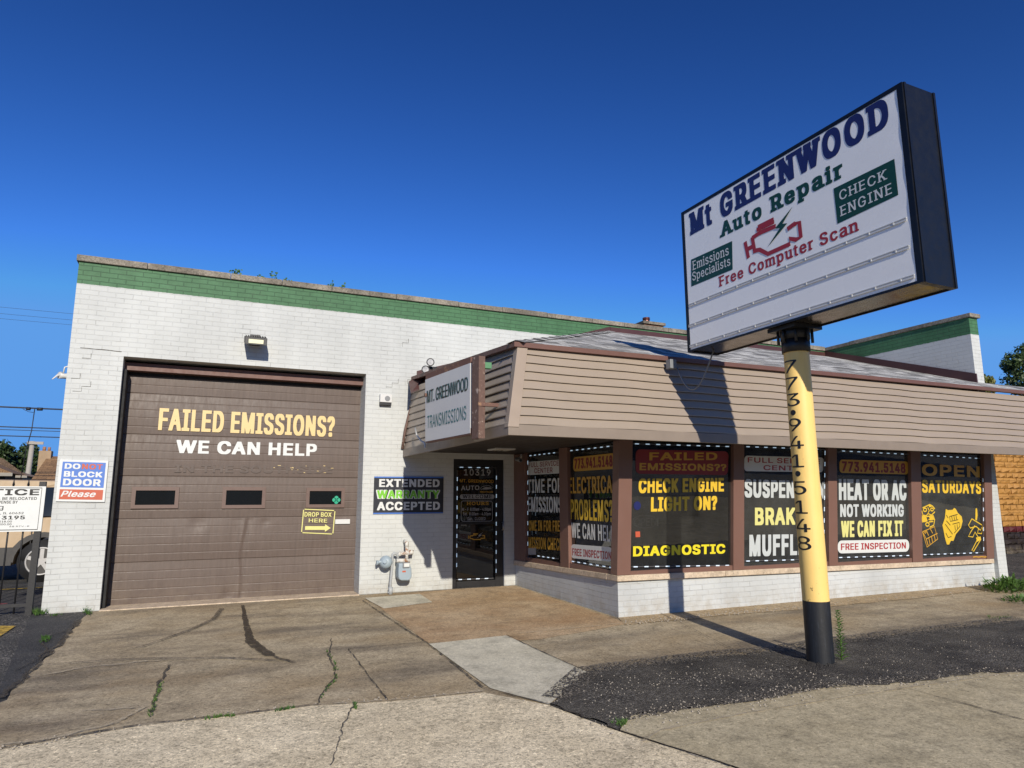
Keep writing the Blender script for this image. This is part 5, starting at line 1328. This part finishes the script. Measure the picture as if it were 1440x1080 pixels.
# ---- gas meter
q = PY(-0.14); S9 = lambda X, Y: q(520+X/11.36, 750+Y/11.36)
gmr = thing('gas_meter', (2.75, -0.14, -0.05), 'grey gas meter with round regulator and rusty pipes right of the garage door', 'gas meter')
W = lambda X, Y, y=-0.14: Vector((S9(X, Y).x, y, S9(X, Y).z))
m = MB()
body = [(440, 470), (430, 600), (432, 690), (445, 728), (480, 745), (590, 745), (630, 720), (645, 680), (640, 560), (622, 505), (600, 470)]
f0 = [W(x, y, -0.24) for x, y in body]; f1 = [W(x, y, -0.07) for x, y in body]
m.hexa(f0, f1); bdy = m.build('meter_body', 'meter', gmr, bevel=0.018)
m = MB(); a, b = W(495, 532), W(602, 458); m.box(a.x, b.x, -.262, -.242, a.z-.008, b.z+.006); ind = m.build('index_box', 'plastic_grey', bdy, bevel=.004)
m = MB(); a, b = W(512, 525), W(597, 465); m.box(a.x, b.x, -.266, -.2625, a.z, b.z); m.build('index_window', 'v_white', ind)
m = MB(); a, b = W(490, 612), W(545, 585); m.box(a.x, b.x, -.2445, -.241, a.z, b.z); m.build('index_plate', 'v_orange', bdy)
m = MB(); m.tube([W(425, 435), W(640, 435)], .030, 10); m.build('meter_top', 'pipe', gmr)
m = MB(); m.tube([W(325, 1010), W(330, 800), W(350, 600), W(362, 400), W(366, 340), W(385, 318), W(420, 322), W(445, 345), W(450, 420)], .020, 10); m.tube([W(300, 1040), W(326, 1000), W(328, 940)], [.03, .03, .026], 10); m.build('riser_pipe', 'pipe_grey', gmr)
m = MB(); m.tube([W(330, 980), W(335, 860)], .033, 12); m.tube([W(285, 945), W(330, 940)], .012, 8); m.build('shutoff_valve', 'pipe_grey', gmr)
m = MB(); m.tube([W(450, 345), W(500, 325), W(560, 320), W(600, 330)], .026, 10); m.tube([W(590, 430), W(590, 330), W(590, 200)], .024, 10); m.tube([W(590, 215), W(592, 150), W(596, 140, -.06), W(596, 138, -.002)], .030, 10); m.tube([W(600, 320), W(660, 300), W(690, 305)], [.03, .036, .036], 10)
m.tube([W(455, 335), W(490, 328)], .034, 10); m.build('outlet_pipe', 'pipe', gmr)
m = MB(); c = W(250, 455, -.16); ax = Vector((-.45, -1, .15)).normalized()
m.tube([c-ax*.05, c-ax*.015, c+ax*.015, c+ax*.04], [.03, .092, .092, .035], 22); m.tube([c+ax*.03, c+ax*.07], [.03, .028], 14); m.tube([W(110, 470), W(170, 455), W(250, 455), W(355, 465)], [.030, .022, .03, .03], 12); m.tube([W(105, 470), W(128, 470)], .036, 12); m.build('regulator', 'meter', gmr)

# ================================================================== LEFT SIDE: FENCE, NOTICE, CAR, HOUSES
fx = -1.83
fe = thing('iron_fence', (-3, 0.05, 0), 'black iron picket gate with a square post against the left end of the building', 'fence')
m = MB(); m.box(fx-.035, fx+.035, -.005, .065, -.05, 1.63); m.build('post', 'iron', fe)
m = MB(); m.box(-4.8, fx-.036, .015, .055, .10, .14); m.build('rail', 'iron', fe); m = MB(); m.box(-4.8, fx-.036, .015, .055, 1.40, 1.44); m.build('rail', 'iron', fe)
k = 0; x = fx-.155
while x > -4.8:
    m = MB(); m.tube([(x, .035, 0.02), (x, .035, 1.60)], .010, 8); m.tube([(x, .035, 1.58), (x, .035, 1.66)], [.016, .002], 8); m.build('picket', 'iron', fe); x -= .155
q = PY(-0.03)
a, b = q(65, 684), q(57.5, 748)
xr = (a.x+b.x)/2; zt_, zb_ = a.z, q(57, 747).z; xl = xr-0.93
nt_ = thing('notice_sign', ((xl+xr)/2, -.02, zb_), 'white NOTICE towing sign with black lettering fixed to the iron gate', 'sign')
m = MB(); m.box(xl, xr, -.026, -.020, zb_, zt_); bd = m.build('board', 'v_white', nt_)
H = zt_-zb_; Wd = xr-xl
pt = lambda s, t: Vector((xl+Wd*s, -.026, zb_+H*t))
m = MB(); ribbon(m, [pt(.03, .04), pt(.955, .04), pt(.955, .965), pt(.03, .965)], .010, (0, -1, 0), .0015, True); m.build('border', 'v_black', bd)
for tx, s0, s1, t0, t1, bo in (('NOTICE', .07, .93, .80, .94, .06), ('VEHICLES WILL BE RELOCATED', .10, .91, .70, .76, .015), ('AT OWNER\'S EXPENSE BY', .14, .70, .62, .68, .015), ('towing', .18, .55, .49, .59, .0),
                               ('AVE. • CHICAGO, IL 60632', .10, .78, .385, .43, .012), ('247-3195', .28, .80, .27, .35, .035), ('RELOCATION FEE  $218.00', .12, .66, .205, .245, .01), ('RELOCATION FEE  $300.00', .12, .66, .145, .185, .01), ('68 RTV-R', .64, .86, .10, .13, .012)):
    put_text(tx, pt(s0, t0), pt(s1, t0), pt(s0, t1), 'v_black', bd, bo, .002)
for z_ in (1.2, 1.5):
    pass
# ---- parked beige car: side profile lofted across its width, wheels with rims
def car():
    t = thing('parked_car', (-4.2, 4.6, 0), 'beige sport utility car with grey cladding parked behind the iron gate', 'car')
    y0, y1 = 3.95, 5.7; xw0, xw1 = -2.42, -5.05; wr = .355
    x0, x1 = xw0+.85, xw1-.95        # rear near the building
    prof = [(x0, .48), (x0+.02, .95), (x0-.10, 1.08), (x0-.28, 1.66), (x0-.55, 1.74), (x0-2.1, 1.76), (x0-2.45, 1.70), (x0-3.25, 1.14), (x0-4.15, 1.02), (x1, .90), (x1-.03, .5), (x1+.1, .34)]
    low = []
    for xw in (xw1, xw0):
        for k in range(9): an = math.pi-math.pi*k/8; low.append((xw-.41*math.cos(math.pi-an)*-1 if False else xw+.41*math.cos(an), .355+.41*math.sin(an)))
        if xw == xw1: low.append((xw1+.42, .30)); low.append((xw0-.42, .30))
    low = [(x1+.12, .34)] + low + [(x0-.1, .40)]
    pr = prof[:11] + low
    def sec(y, ins): return [(x, y, z) for x, z in pr]
    m = MB(); n = len(pr); secs_ = []
    for y, sq in ((y0+.0, 0), (y0+.10, 1), (y1-.10, 1), (y1, 0)):
        s_ = []
        for x, z in pr:
            yy = y
            if z > 1.1: yy = y + (.16 if y < 4.8 else -.16)*(z-1.1)/.65
            if sq == 0: x = x*0.985 + (x0+x1)/2*0.015; z = z*0.985+.01
            s_.append((x, yy, z))
        secs_.append(s_)
    vs = [p for s_ in secs_ for p in s_]
    fs = [(a*n+i, a*n+(i+1) % n, (a+1)*n+(i+1) % n, (a+1)*n+i) for a in range(3) for i in range(n)]
    m.add(vs, fs, False); m.add(secs_[0], [tuple(range(n))]); m.add(secs_[3], [tuple(reversed(range(n)))])
    body = m.build('body', 'carpaint', t)
    m = MB()
    for ya, s in ((y0-.004, 1), (y1+.004, -1)):
        for a, b in ((x0-.42, x0-1.0), (x0-1.08, x0-1.95), (x0-2.05, x0-2.85)):
            tp = 1.62 if b > x0-2.5 else 1.36
            m.add([(a, ya+s*.006, 1.12), (b, ya+s*.006, 1.12), (b+.05, ya+s*.13, tp), (a-.05, ya+s*.13, 1.62)], [(0, 1, 2, 3) if s > 0 else (3, 2, 1, 0)])
    m.build('side_window', 'carglass', body)
    m = MB(); m.box(xw1+.43, xw0-.43, y0-.025, y0+.02, .30, .60); m.box(x0-.42, x0+.02, y0-.02, y0+.03, .40, .66)
    for xw in (xw0, xw1):
        pts = [(xw+.45*math.cos(k*math.pi/12), y0-.012, .355+.45*math.sin(k*math.pi/12)) for k in range(13)]
        ribbon(m, pts, .09, (0, -1, 0), .012)
    m.build('cladding', 'carplastic', body)
    m = MB()
    for xx in (x0-1.04, x0-2.0): m.box(xx-.006, xx+.006, y0-.003, y0+.01, .62, 1.08)
    m.build('door_gap', 'black', body)
    m = MB(); m.box(x0-1.25, x0-1.08, y0-.02, y0+.0, .93, .97); m.build('door_handle', 'carpaint', body)
    m = MB(); m.box(x0-.02, x0+.025, y0+.1, y0+.35, .98, 1.3); m.build('tail_lamp', 'v_red', body)
    for xw in (xw0, xw1):
        for y, s in ((y0+.10, -1), (y1-.10, 1)):
            m = MB(); m.tube([(xw, y+s*.09, wr), (xw, y+s*.105, wr), (xw, y-.10*s, wr), (xw, y-.115*s, wr)], [wr-.05, wr, wr, wr-.05], 32); wh = m.build('wheel', 'rubber', t)
            m = MB(); m.tube([(xw, y+s*.108, wr), (xw, y+s*.112, wr)], [.235, .225], 28); m.build('hub_dish', 'carplastic', wh)
            m = MB(); yy = y+s*.118
            ring = [(xw+.225*math.cos(k*math.pi/16), yy, wr+.225*math.sin(k*math.pi/16)) for k in range(32)]
            m.tube(ring+ring[:1], .016, 6, False)
            for k in range(5):
                an = k*2*math.pi/5+.3; dv = Vector((math.cos(an), 0, math.sin(an)))
                m.obox(Vector((xw, yy, wr))+dv*.13, dv*.10, Vector((-dv.z, 0, dv.x))*.030, Vector((0, .008, 0)))
            m.disc((xw, yy, wr), (0, 1, 0), .06, .02, 16); m.build('rim', 'rim', wh)
car()

def house(name, label, x0, x1, y0, y1, ze, zr, wallmat, roofmat, ridge_x, hip=0.0, chim=None, over=0.3):
    t = thing(name, ((x0+x1)/2, (y0+y1)/2, 0), label, 'house')
    m = MB(); m.box(x0, x1, y0, y1, -.1, ze); m.build('wall', wallmat, t)
    m = MB(); o = over; a = [(x0-o, y0-o), (x1+o, y0-o), (x1+o, y1+o), (x0-o, y1+o)]
    if ridge_x:    # ridge runs along x
        ym = (y0+y1)/2; r0, r1 = (x0+hip-o*(hip == 0), ym, zr), (x1-hip+o*(hip == 0), ym, zr)
        b = [(x, y, ze-.05) for x, y in a]
        m.add(b+[r0, r1], [(0, 1, 5, 4), (1, 2, 5), (2, 3, 4, 5), (3, 0, 4)])
        m.add([(x, y, ze-.05) for x, y in a], [(3, 2, 1, 0)])
    else:
        xm = (x0+x1)/2; r0, r1 = (xm, y0-o+hip, zr), (xm, y1+o-hip, zr)
        b = [(x, y, ze-.05) for x, y in a]
        m.add(b+[r0, r1], [(0, 1, 4), (1, 2, 5, 4), (2, 3, 5), (3, 0, 4, 5)])
        m.add([(x, y, ze-.05) for x, y in a], [(3, 2, 1, 0)])
    rf = m.build('roof', roofmat, t)
    m = MB(); m.box(x0-o, x1+o, y0-o-.06, y0-o-.002, ze-.16, ze-.03); m.build('gutter', 'siding_white', t)
    for wx in (x0+(x1-x0)*.3, x0+(x1-x0)*.7):
        m = MB(); m.box(wx-.45, wx+.45, y0-.03, y0-.005, ze*.45, ze*.82); wf = m.build('window_frame', 'siding_white', t)
        m = MB(); m.box(wx-.38, wx+.38, y0-.036, y0-.032, ze*.48, ze*.79); m.build('pane', 'carglass', wf)
    if chim:
        cx_, cy_, cz_, w_ = chim
        m = MB(); m.box(cx_-w_, cx_+w_, cy_-w_, cy_+w_, ze, cz_); c_ = m.build('chimney', 'house_tan', rf)
        m = MB(); m.tube([(cx_-.1, cy_, cz_), (cx_-.1, cy_, cz_+.22)], .08, 10); m.tube([(cx_+.12, cy_, cz_), (cx_+.12, cy_, cz_+.2)], .07, 10); m.build('chimney_pot', 'fluebrick', c_)
    return t
d0 = 34
pr_ = PY(32.5); rl = pr_(57, 641); el = PY(29)(36, 688); er = PY(29)(83, 684)
house('brown_roof_house', 'low house with an orange brown hipped roof and brick chimney seen beside the white wall', el.x+.3, el.x+13, 29.3, 36.0, er.z, rl.z, 'siding_white', 'roof_brown', True, hip=rl.x-el.x, chim=(pr_(64, 640).x, 32.6, pr_(64, 634).z, .27))
e2 = PY(40)(12, 678); 
house('tan_roof_house', 'tan brick house with pale brown hipped roof between the two darker roofs', PY(40)(8, 670).x-4, PY(40)(30, 670).x, 40.3, 44.5, PY(40)(20, 668).z, PY(44)(14, 646).z, 'house_tan', 'roof_tan', True, hip=3.2)
g = PY(22)
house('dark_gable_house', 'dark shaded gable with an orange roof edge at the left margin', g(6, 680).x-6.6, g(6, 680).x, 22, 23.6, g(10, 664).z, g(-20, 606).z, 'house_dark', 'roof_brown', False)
# utility pole
b = PY(52)(39, 660); tpz = PY(52)(41, 624).z
up = thing('utility_pole', (b.x, 52, 0), 'pale wooden utility pole with a crossarm standing behind the houses', 'utility pole')
m = MB(); m.tube([(b.x, 52, -.1), (b.x+.1, 52, tpz+.2)], [.22, .16], 10); m.build('pole', 'wood_pale', up)
m = MB(); m.box(b.x-.2, PY(52)(62, 624).x, 51.75, 51.85, tpz-.05, tpz+.16); m.build('crossarm', 'wood_pale', up)
# overhead wires, running across behind the building between poles out of the frame
def wire(label, z, y, r, x0=-40, x1=30, sag=0.25):
    pts = [(x0+(x1-x0)*k/24, y, z - sag*(1-(2*k/24-1)**2)+sag) for k in range(25)]
    m = MB(); m.tube(pts, r, 6); return m.build('overhead_wire', 'wire', label=label, cat='wire', group='overhead wires')
for v, y, r, lb in ((574, 25, .035, 'thick overhead wire, highest of the dark ones left of the building'), (601.5, 26, .026, 'dark overhead wire second from the top, left of the building'), (605.5, 27, .016, 'thin overhead wire just under the second one'), (614, 26, .024, 'dark overhead wire lowest above the roofs'),
                    (436, 30, .007, 'faint thin wire high against the sky, top of three'), (445, 31, .007, 'faint thin wire high against the sky, middle of three'), (452, 32, .007, 'faint thin wire high against the sky, lowest of three')):
    p = PY(y)(45, v); wire(lb, p.z, y, r)
m = MB(); a = PY(25)(49, 574); b2_ = PY(25)(33, 660); m.tube([a, a.lerp(b2_, .35)+Vector((.03, 0, -.05)), a.lerp(b2_, .7)+Vector((-.04, 0, 0)), b2_+Vector((-.3, 1, -1.2))], .02, 6)
m.build('service_drop', 'wire', label='slanting service cable dropping from the thick overhead wire to the houses', cat='wire')
m = MB(); m.tube([PY(24.95)(37, 574.6), PY(24.95)(43, 574.9)], .07, 8); m.tube([PY(24.95)(52, 575.2), PY(24.95)(60, 575.4)], .07, 8); m.tube([PY(24.95)(32, 575), PY(24.95)(40, 579), PY(24.95)(47, 580)], .012, 6)
m.build('cable_splice', 'wire', label='two dark splice sleeves clipped on the thick overhead wire', cat='cable splice')

# ================================================================== RIGHT NEIGHBOUR
nb = thing('neighbour_building', (20, 1, 0), 'yellow rough stone building with red band and dark base beyond the shop', 'building')
ny_ = 0.2
zr0, zr1 = PY(ny_)(1430, 748).z, PY(ny_)(1430, 740).z
def rough_wall(m, x0, x1, y, z0, z1, cw=.27, chh=.135):
    random.seed(11); z = z0; row = 0
    while z < z1-.01:
        x = x0-(cw/2 if row % 2 else 0); h = min(chh, z1-z)
        while x < x1:
            a, b = max(x, x0)+.004, min(x+cw, x1)-.004
            if b-a > .03:
                d = [random.uniform(.0, .03) for _ in range(4)]; dc = random.uniform(.03, .085)
                c_ = ((a+b)/2+random.uniform(-.08, .08), y-dc, z+h/2+random.uniform(-.035, .035))
                v = [(a, y-d[0], z+.004), (b, y-d[1], z+.004), (b, y-d[2], z+h-.004), (a, y-d[3], z+h-.004), c_]
                m.add(v+[(a, y+.02, z+.004), (b, y+.02, z+.004), (b, y+.02, z+h-.004), (a, y+.02, z+h-.004)], [(0, 1, 4), (1, 2, 4), (2, 3, 4), (3, 0, 4), (5, 6, 1, 0), (6, 7, 2, 1), (7, 8, 3, 2), (8, 5, 0, 3)])
            x += cw
        z += chh; row += 1
m = MB(); rough_wall(m, 14.0, 26, ny_, zr1, 3.0); m.box(14, 26, ny_+.021, 12, zr1, 3.0); m.build('wall', 'yellowstone', nb)
m = MB(); rough_wall(m, 14.0, 26, ny_-.005, zr0, zr1, .27, zr1-zr0); m.build('red_band', 'redband', nb)
m = MB(); rough_wall(m, 14.0, 26, ny_-.01, -.05, zr0); m.box(14, 26, ny_+.02, 12, -.05, zr1-.001); m.build('base', 'stone_dark', nb)

# ================================================================== ACROSS THE STREET (mirrored in the panes)
for x0, x1, hh, lb in ((-34, -9, 6.5, 'long two storey brick building across the street, facing the garage door'), (-5, 14, 5.2, 'low brick shop building across the street, facing the corner windows'), (18, 46, 7.0, 'taller brick building across the street, right of the low one')):
    t = thing('street_building', ((x0+x1)/2, -38, -.3), lb, 'building', 'buildings across the street')
    m = MB(); m.box(x0, x1, -46, -36, -.4, hh); m.build('wall', 'fluebrick', t)
    m = MB(); m.box(x0-.2, x1+.2, -46.2, -35.8, hh+.002, hh+.3); m.build('coping', 'coping', t)
    x = x0+1.5
    while x < x1-2:
        m = MB(); m.box(x, x+1.6, -36.001, -35.95, .6, 2.6); m.build('window', 'carglass', t); x += 3.4

# ================================================================== PLANTS
def tree(name, label, base, height, crown_c, crown_r, n_cl, n_leaf, leaf, mat, clump=0.32, group=None, trunk_r=.22, seed=1):
    rnd = random.Random(seed); base = Vector(base); t = thing(name, base, label, 'tree', group)
    cc = Vector(crown_c); m = MB(); top = Vector((cc.x, cc.y, cc.z))
    m.tube([base-Vector((0, 0, .1)), base.lerp(top, .4)+Vector((.1, 0, 0)), base.lerp(top, .75), top], [trunk_r, trunk_r*.75, trunk_r*.5, trunk_r*.2], 10)
    centres = []
    for k in range(n_cl):
        while True:
            p = Vector((rnd.uniform(-1, 1), rnd.uniform(-1, 1), rnd.uniform(-1, 1)))
            if .25 < p.length < 1: break
        p = Vector((p.x*crown_r[0], p.y*crown_r[1], p.z*crown_r[2])); centres.append(cc+p)
        if k % 2 == 0:
            st_ = base.lerp(top, rnd.uniform(.45, .95)); m.tube([st_, st_.lerp(cc+p, .5)+Vector((0, 0, rnd.uniform(-.2, .1))), cc+p], [trunk_r*.3, trunk_r*.2, trunk_r*.06], 6)
    m.build('trunk', 'bark', t)
    lm = MB(); vs = []; fs = []
    cr = clump*(crown_r[0]+crown_r[2])/2
    for c_ in centres:
        rr = cr*rnd.uniform(.6, 1.25)
        for k in range(n_leaf):
            d = Vector((rnd.gauss(0, 1), rnd.gauss(0, 1), rnd.gauss(0, .8))).normalized()*rr*rnd.random()**.45
            p = c_+d; nrm = (d.normalized()*.6+Vector((rnd.uniform(-1, 1), rnd.uniform(-1, 1), rnd.uniform(-.3, 1)))).normalized()
            a = nrm.orthogonal().normalized(); a.rotate(Matrix.Rotation(rnd.uniform(0, 6.28), 3, nrm)); b = nrm.cross(a)
            s = leaf*rnd.uniform(.6, 1.3); o = len(vs)
            vs += [p-a*s*.5, p+b*s*.28+a*s*.05, p+a*s*.55, p-b*s*.28+a*s*.05]; fs.append((o, o+1, o+2, o+3))
    lm.add(vs, fs); lm.build('crown', mat, t); return t
c = PY(22)(1455, 520)
tree('broadleaf_tree', 'large dark green leafy tree rising behind the right end of the canopy', (c.x+1, 22, 0), 9, (c.x+.3, 22, c.z-.4), (2.45, 2.2, 2.7), 62, 105, .27, 'leaf', .21, seed=4)
c = PY(20)(1387, 533)
tree('young_tree', 'small yellow green tree tip just right of the white party wall', (c.x, 20, 0), 6, (c.x, 20, c.z-.6), (.55, .5, 1.1), 14, 120, .20, 'leaf_yellow', .42, trunk_r=.08, seed=6)
c = PY(55)(8, 640)
tree('broadleaf_tree', 'dark green tree behind the low houses at the left edge', (c.x, 55, 0), 8, (c.x-.6, 55, c.z), (2.9, 2.4, 1.9), 44, 240, .34, 'leaf_dark', .34, seed=9)
c = PY(60)(42, 655)
tree('broadleaf_tree', 'smaller dark tree beside the pale utility pole', (c.x, 60, 0), 5, (c.x, 60, c.z-.5), (1.5, 1.2, 1.2), 16, 120, .3, 'leaf_dark', .4, seed=12, trunk_r=.12)
for u, v, n_, lb, sd in ((331, 380, 16, 'leafy sprig on the parapet, leftmost and fullest, above the wall lamp', 21), (364, 386, 6, 'tiny sprig on the parapet just right of the leftmost one', 22), (385, 383, 9, 'thin upright sprig on the parapet between two lower ones', 23), (403, 391, 8, 'low forked sprig on the parapet, third from the canopy end', 24), (467, 399, 10, 'small sprig on the parapet with a dry twig above it', 25), (480, 398, 5, 'sparse sprig on the parapet nearest the canopy', 26)):
    p = PY(.12)(u, v); rnd = random.Random(sd); t = thing('parapet_sprig', (p.x, .12, 4.67), lb, 'plant', 'sprigs growing on the parapet')
    m = MB(); l_ = MB()
    for k in range(max(2, n_//4)):
        tip = Vector((p.x+rnd.uniform(-.07, .07), .12+rnd.uniform(-.04, .04), p.z+rnd.uniform(-.05, .03))); b0 = Vector((p.x+rnd.uniform(-.02, .02), .12, 4.66))
        m.tube([b0, b0.lerp(tip, .5)+Vector((rnd.uniform(-.02, .02), 0, 0)), tip], .004, 5)
        for _ in range(5):
            c = b0.lerp(tip, rnd.uniform(.35, 1.0))+Vector((rnd.uniform(-.03, .03), rnd.uniform(-.03, .03), rnd.uniform(-.02, .02))); d = Vector((rnd.uniform(-1, 1), rnd.uniform(-1, .2), rnd.uniform(-.2, 1))).normalized()*rnd.uniform(.025, .05); s_ = d.cross(Vector((.3, 1, .2))).normalized()*.016
            l_.add([c, c+d*.5+s_, c+d, c+d*.5-s_], [(0, 1, 2, 3)])
    m.build('stem', 'weed', t); l_.build('leaves', 'weed', t)
# weed by the pole
wb = G(1184, 934); wd_ = thing('tall_weed', wb, 'single tall leafy weed growing by the black foot of the sign pole', 'plant')
htop = 0.47; m = MB(); m.tube([wb, wb+Vector((.01, 0, htop*.5)), wb+Vector((-.01, .01, htop))], [.006, .005, .002], 6); m.build('stem', 'weed', wd_)
m = MB(); rnd = random.Random(5)
for k in range(90):
    z = htop*(.06+.94*k/90); an = k*2.4; l = .085*(1-.45*(k/90))*rnd.uniform(.8, 1.15)
    p = wb+Vector((.01*math.sin(z*6), 0, z)); d = Vector((math.cos(an), math.sin(an), rnd.uniform(.35, .9))).normalized(); s = d.cross(Vector((0, 0, 1))).normalized()*.009
    m.add([p, p+d*l*.5+s, p+d*l+Vector((0, 0, -.012)), p+d*l*.5-s], [(0, 1, 2, 3)])
m.build('leaves', 'weed', wd_)
# weeds at the right end of the building
def clump(label, c, r, h, n, leaf, name='weed_clump', mat='weed', seed=3, cat='plant', group=None):
    rnd = random.Random(seed); m = MB(); c = Vector(c)
    for k in range(n):
        a = rnd.uniform(0, 6.28); q_ = r*rnd.random()**.6; p = c+Vector((q_*math.cos(a), q_*math.sin(a)*.6, 0)); p.z = gz(p.y)+rnd.random()*h*(1-.5*q_/r)
        d = Vector((math.cos(a)+rnd.uniform(-.7, .7), math.sin(a)+rnd.uniform(-.7, .7), rnd.uniform(.1, 1.2))).normalized(); s = d.cross(Vector((0, 0, 1))).normalized()*leaf*.22
        l = leaf*rnd.uniform(.6, 1.3); m.add([p, p+d*l*.5+s, p+d*l, p+d*l*.5-s], [(0, 1, 2, 3)])
    for k in range(int(n/14)):
        a = rnd.uniform(0, 6.28); q_ = r*.7*rnd.random(); p = c+Vector((q_*math.cos(a), q_*math.sin(a)*.6, 0)); p.z = gz(p.y)-.01
        m.tube([p, p+Vector((rnd.uniform(-.05, .05), rnd.uniform(-.05, .05), h))], .004, 5, False)
    return m.build(name, mat, label=label, cat=cat, group=group)
clump('bushy green weeds at the foot of the right end of the shop wall', G(1422, 831), .48, .20, 520, .10)
clump('low patch of weeds at the right edge beside the pavement', G(1440, 846), .35, .08, 160, .07, seed=8)
# grass growing in the cracks
m = MB(); rnd = random.Random(17)
def tufts(img, n, h, spread):
    pts = [G(*p) for p in img]
    for k in range(n):
        s = rnd.random()*(len(pts)-1); i = int(s); p = pts[i].lerp(pts[i+1], s-i)+Vector((rnd.gauss(0, spread), rnd.gauss(0, spread), 0)); p.z = gz(p.y)+.012
        for j in range(5):
            a = rnd.uniform(0, 6.28); l = h*rnd.uniform(.4, 1.2); d = Vector((math.cos(a)*.8, math.sin(a)*.8, 1)).normalized(); s_ = Vector((-math.sin(a), math.cos(a), 0))*.004
            m.add([p-s_, p+s_, p+d*l], [(0, 1, 2)])
tufts([(230, 958), (218, 985), (210, 1012)], 46, .028, .008)
tufts([(285, 1015), (312, 1010), (330, 1010)], 34, .028, .008)
tufts([(385, 1003), (412, 998)], 28, .026, .008)
tufts([(460, 918), (473, 938), (471, 960), (462, 968), (446, 993)], 40, .028, .007)
tufts([(126, 868), (120, 862), (124, 852)], 34, .085, .02)
tufts([(72, 868), (84, 866)], 14, .04, .03); tufts([(50, 864), (56, 866)], 40, .09, .04)
tufts([(498, 992), (500, 1000)], 14, .03, .006)
tufts([(868, 1024), (880, 1018)], 34, .035, .016)
tufts([(1395, 872), (1418, 868)], 24, .03, .05); tufts([(62, 905), (66, 898)], 30, .05, .02)
m.build('crack_grass', 'weed', kind='stuff', label='short green grass growing in the pavement cracks', cat='grass')
# loose pebbles along the asphalt edge and the footing
m = MB(); rnd = random.Random(23)
def pebbles(img, n, spread, r0, r1):
    pts = [G(*p) for p in img]
    for k in range(n):
        s = rnd.random()*(len(pts)-1); i = int(s); p = pts[i].lerp(pts[i+1], s-i)+Vector((rnd.gauss(0, spread), rnd.gauss(0, spread), 0)); r = rnd.uniform(r0, r1)
        p.z = gz(p.y)+.016+r*.3; a = rnd.uniform(0, 6.28); dx, dy = math.cos(a)*r, math.sin(a)*r
        m.add([p+Vector((dx, dy, -r*.6)), p+Vector((-dy, dx, -r*.5)), p+Vector((-dx*.9, -dy, -r*.6)), p+Vector((dy, -dx*.8, -r*.5)), p+Vector((0, 0, r*.45))], [(0, 1, 4), (1, 2, 4), (2, 3, 4), (3, 0, 4)])
pebbles([(868, 1020), (960, 998), (1060, 986), (1150, 966), (1290, 958), (1440, 944)], 420, .10, .004, .012)
pebbles([(780, 985), (900, 965), (1050, 950), (1160, 940), (1440, 900)], 500, .18, .003, .010)
pebbles([(880, 878), (1000, 866), (1130, 855), (1410, 828)], 420, .07, .004, .012)
pebbles([(1120, 938), (1150, 948), (1180, 940)], 40, .08, .006, .016)
pebbles([(0, 1056), (200, 1022), (440, 994), (680, 975)], 120, .03, .003, .010)
m.build('gravel', 'pebble', kind='stuff', label='loose pale gravel along the asphalt and the footing', cat='gravel')
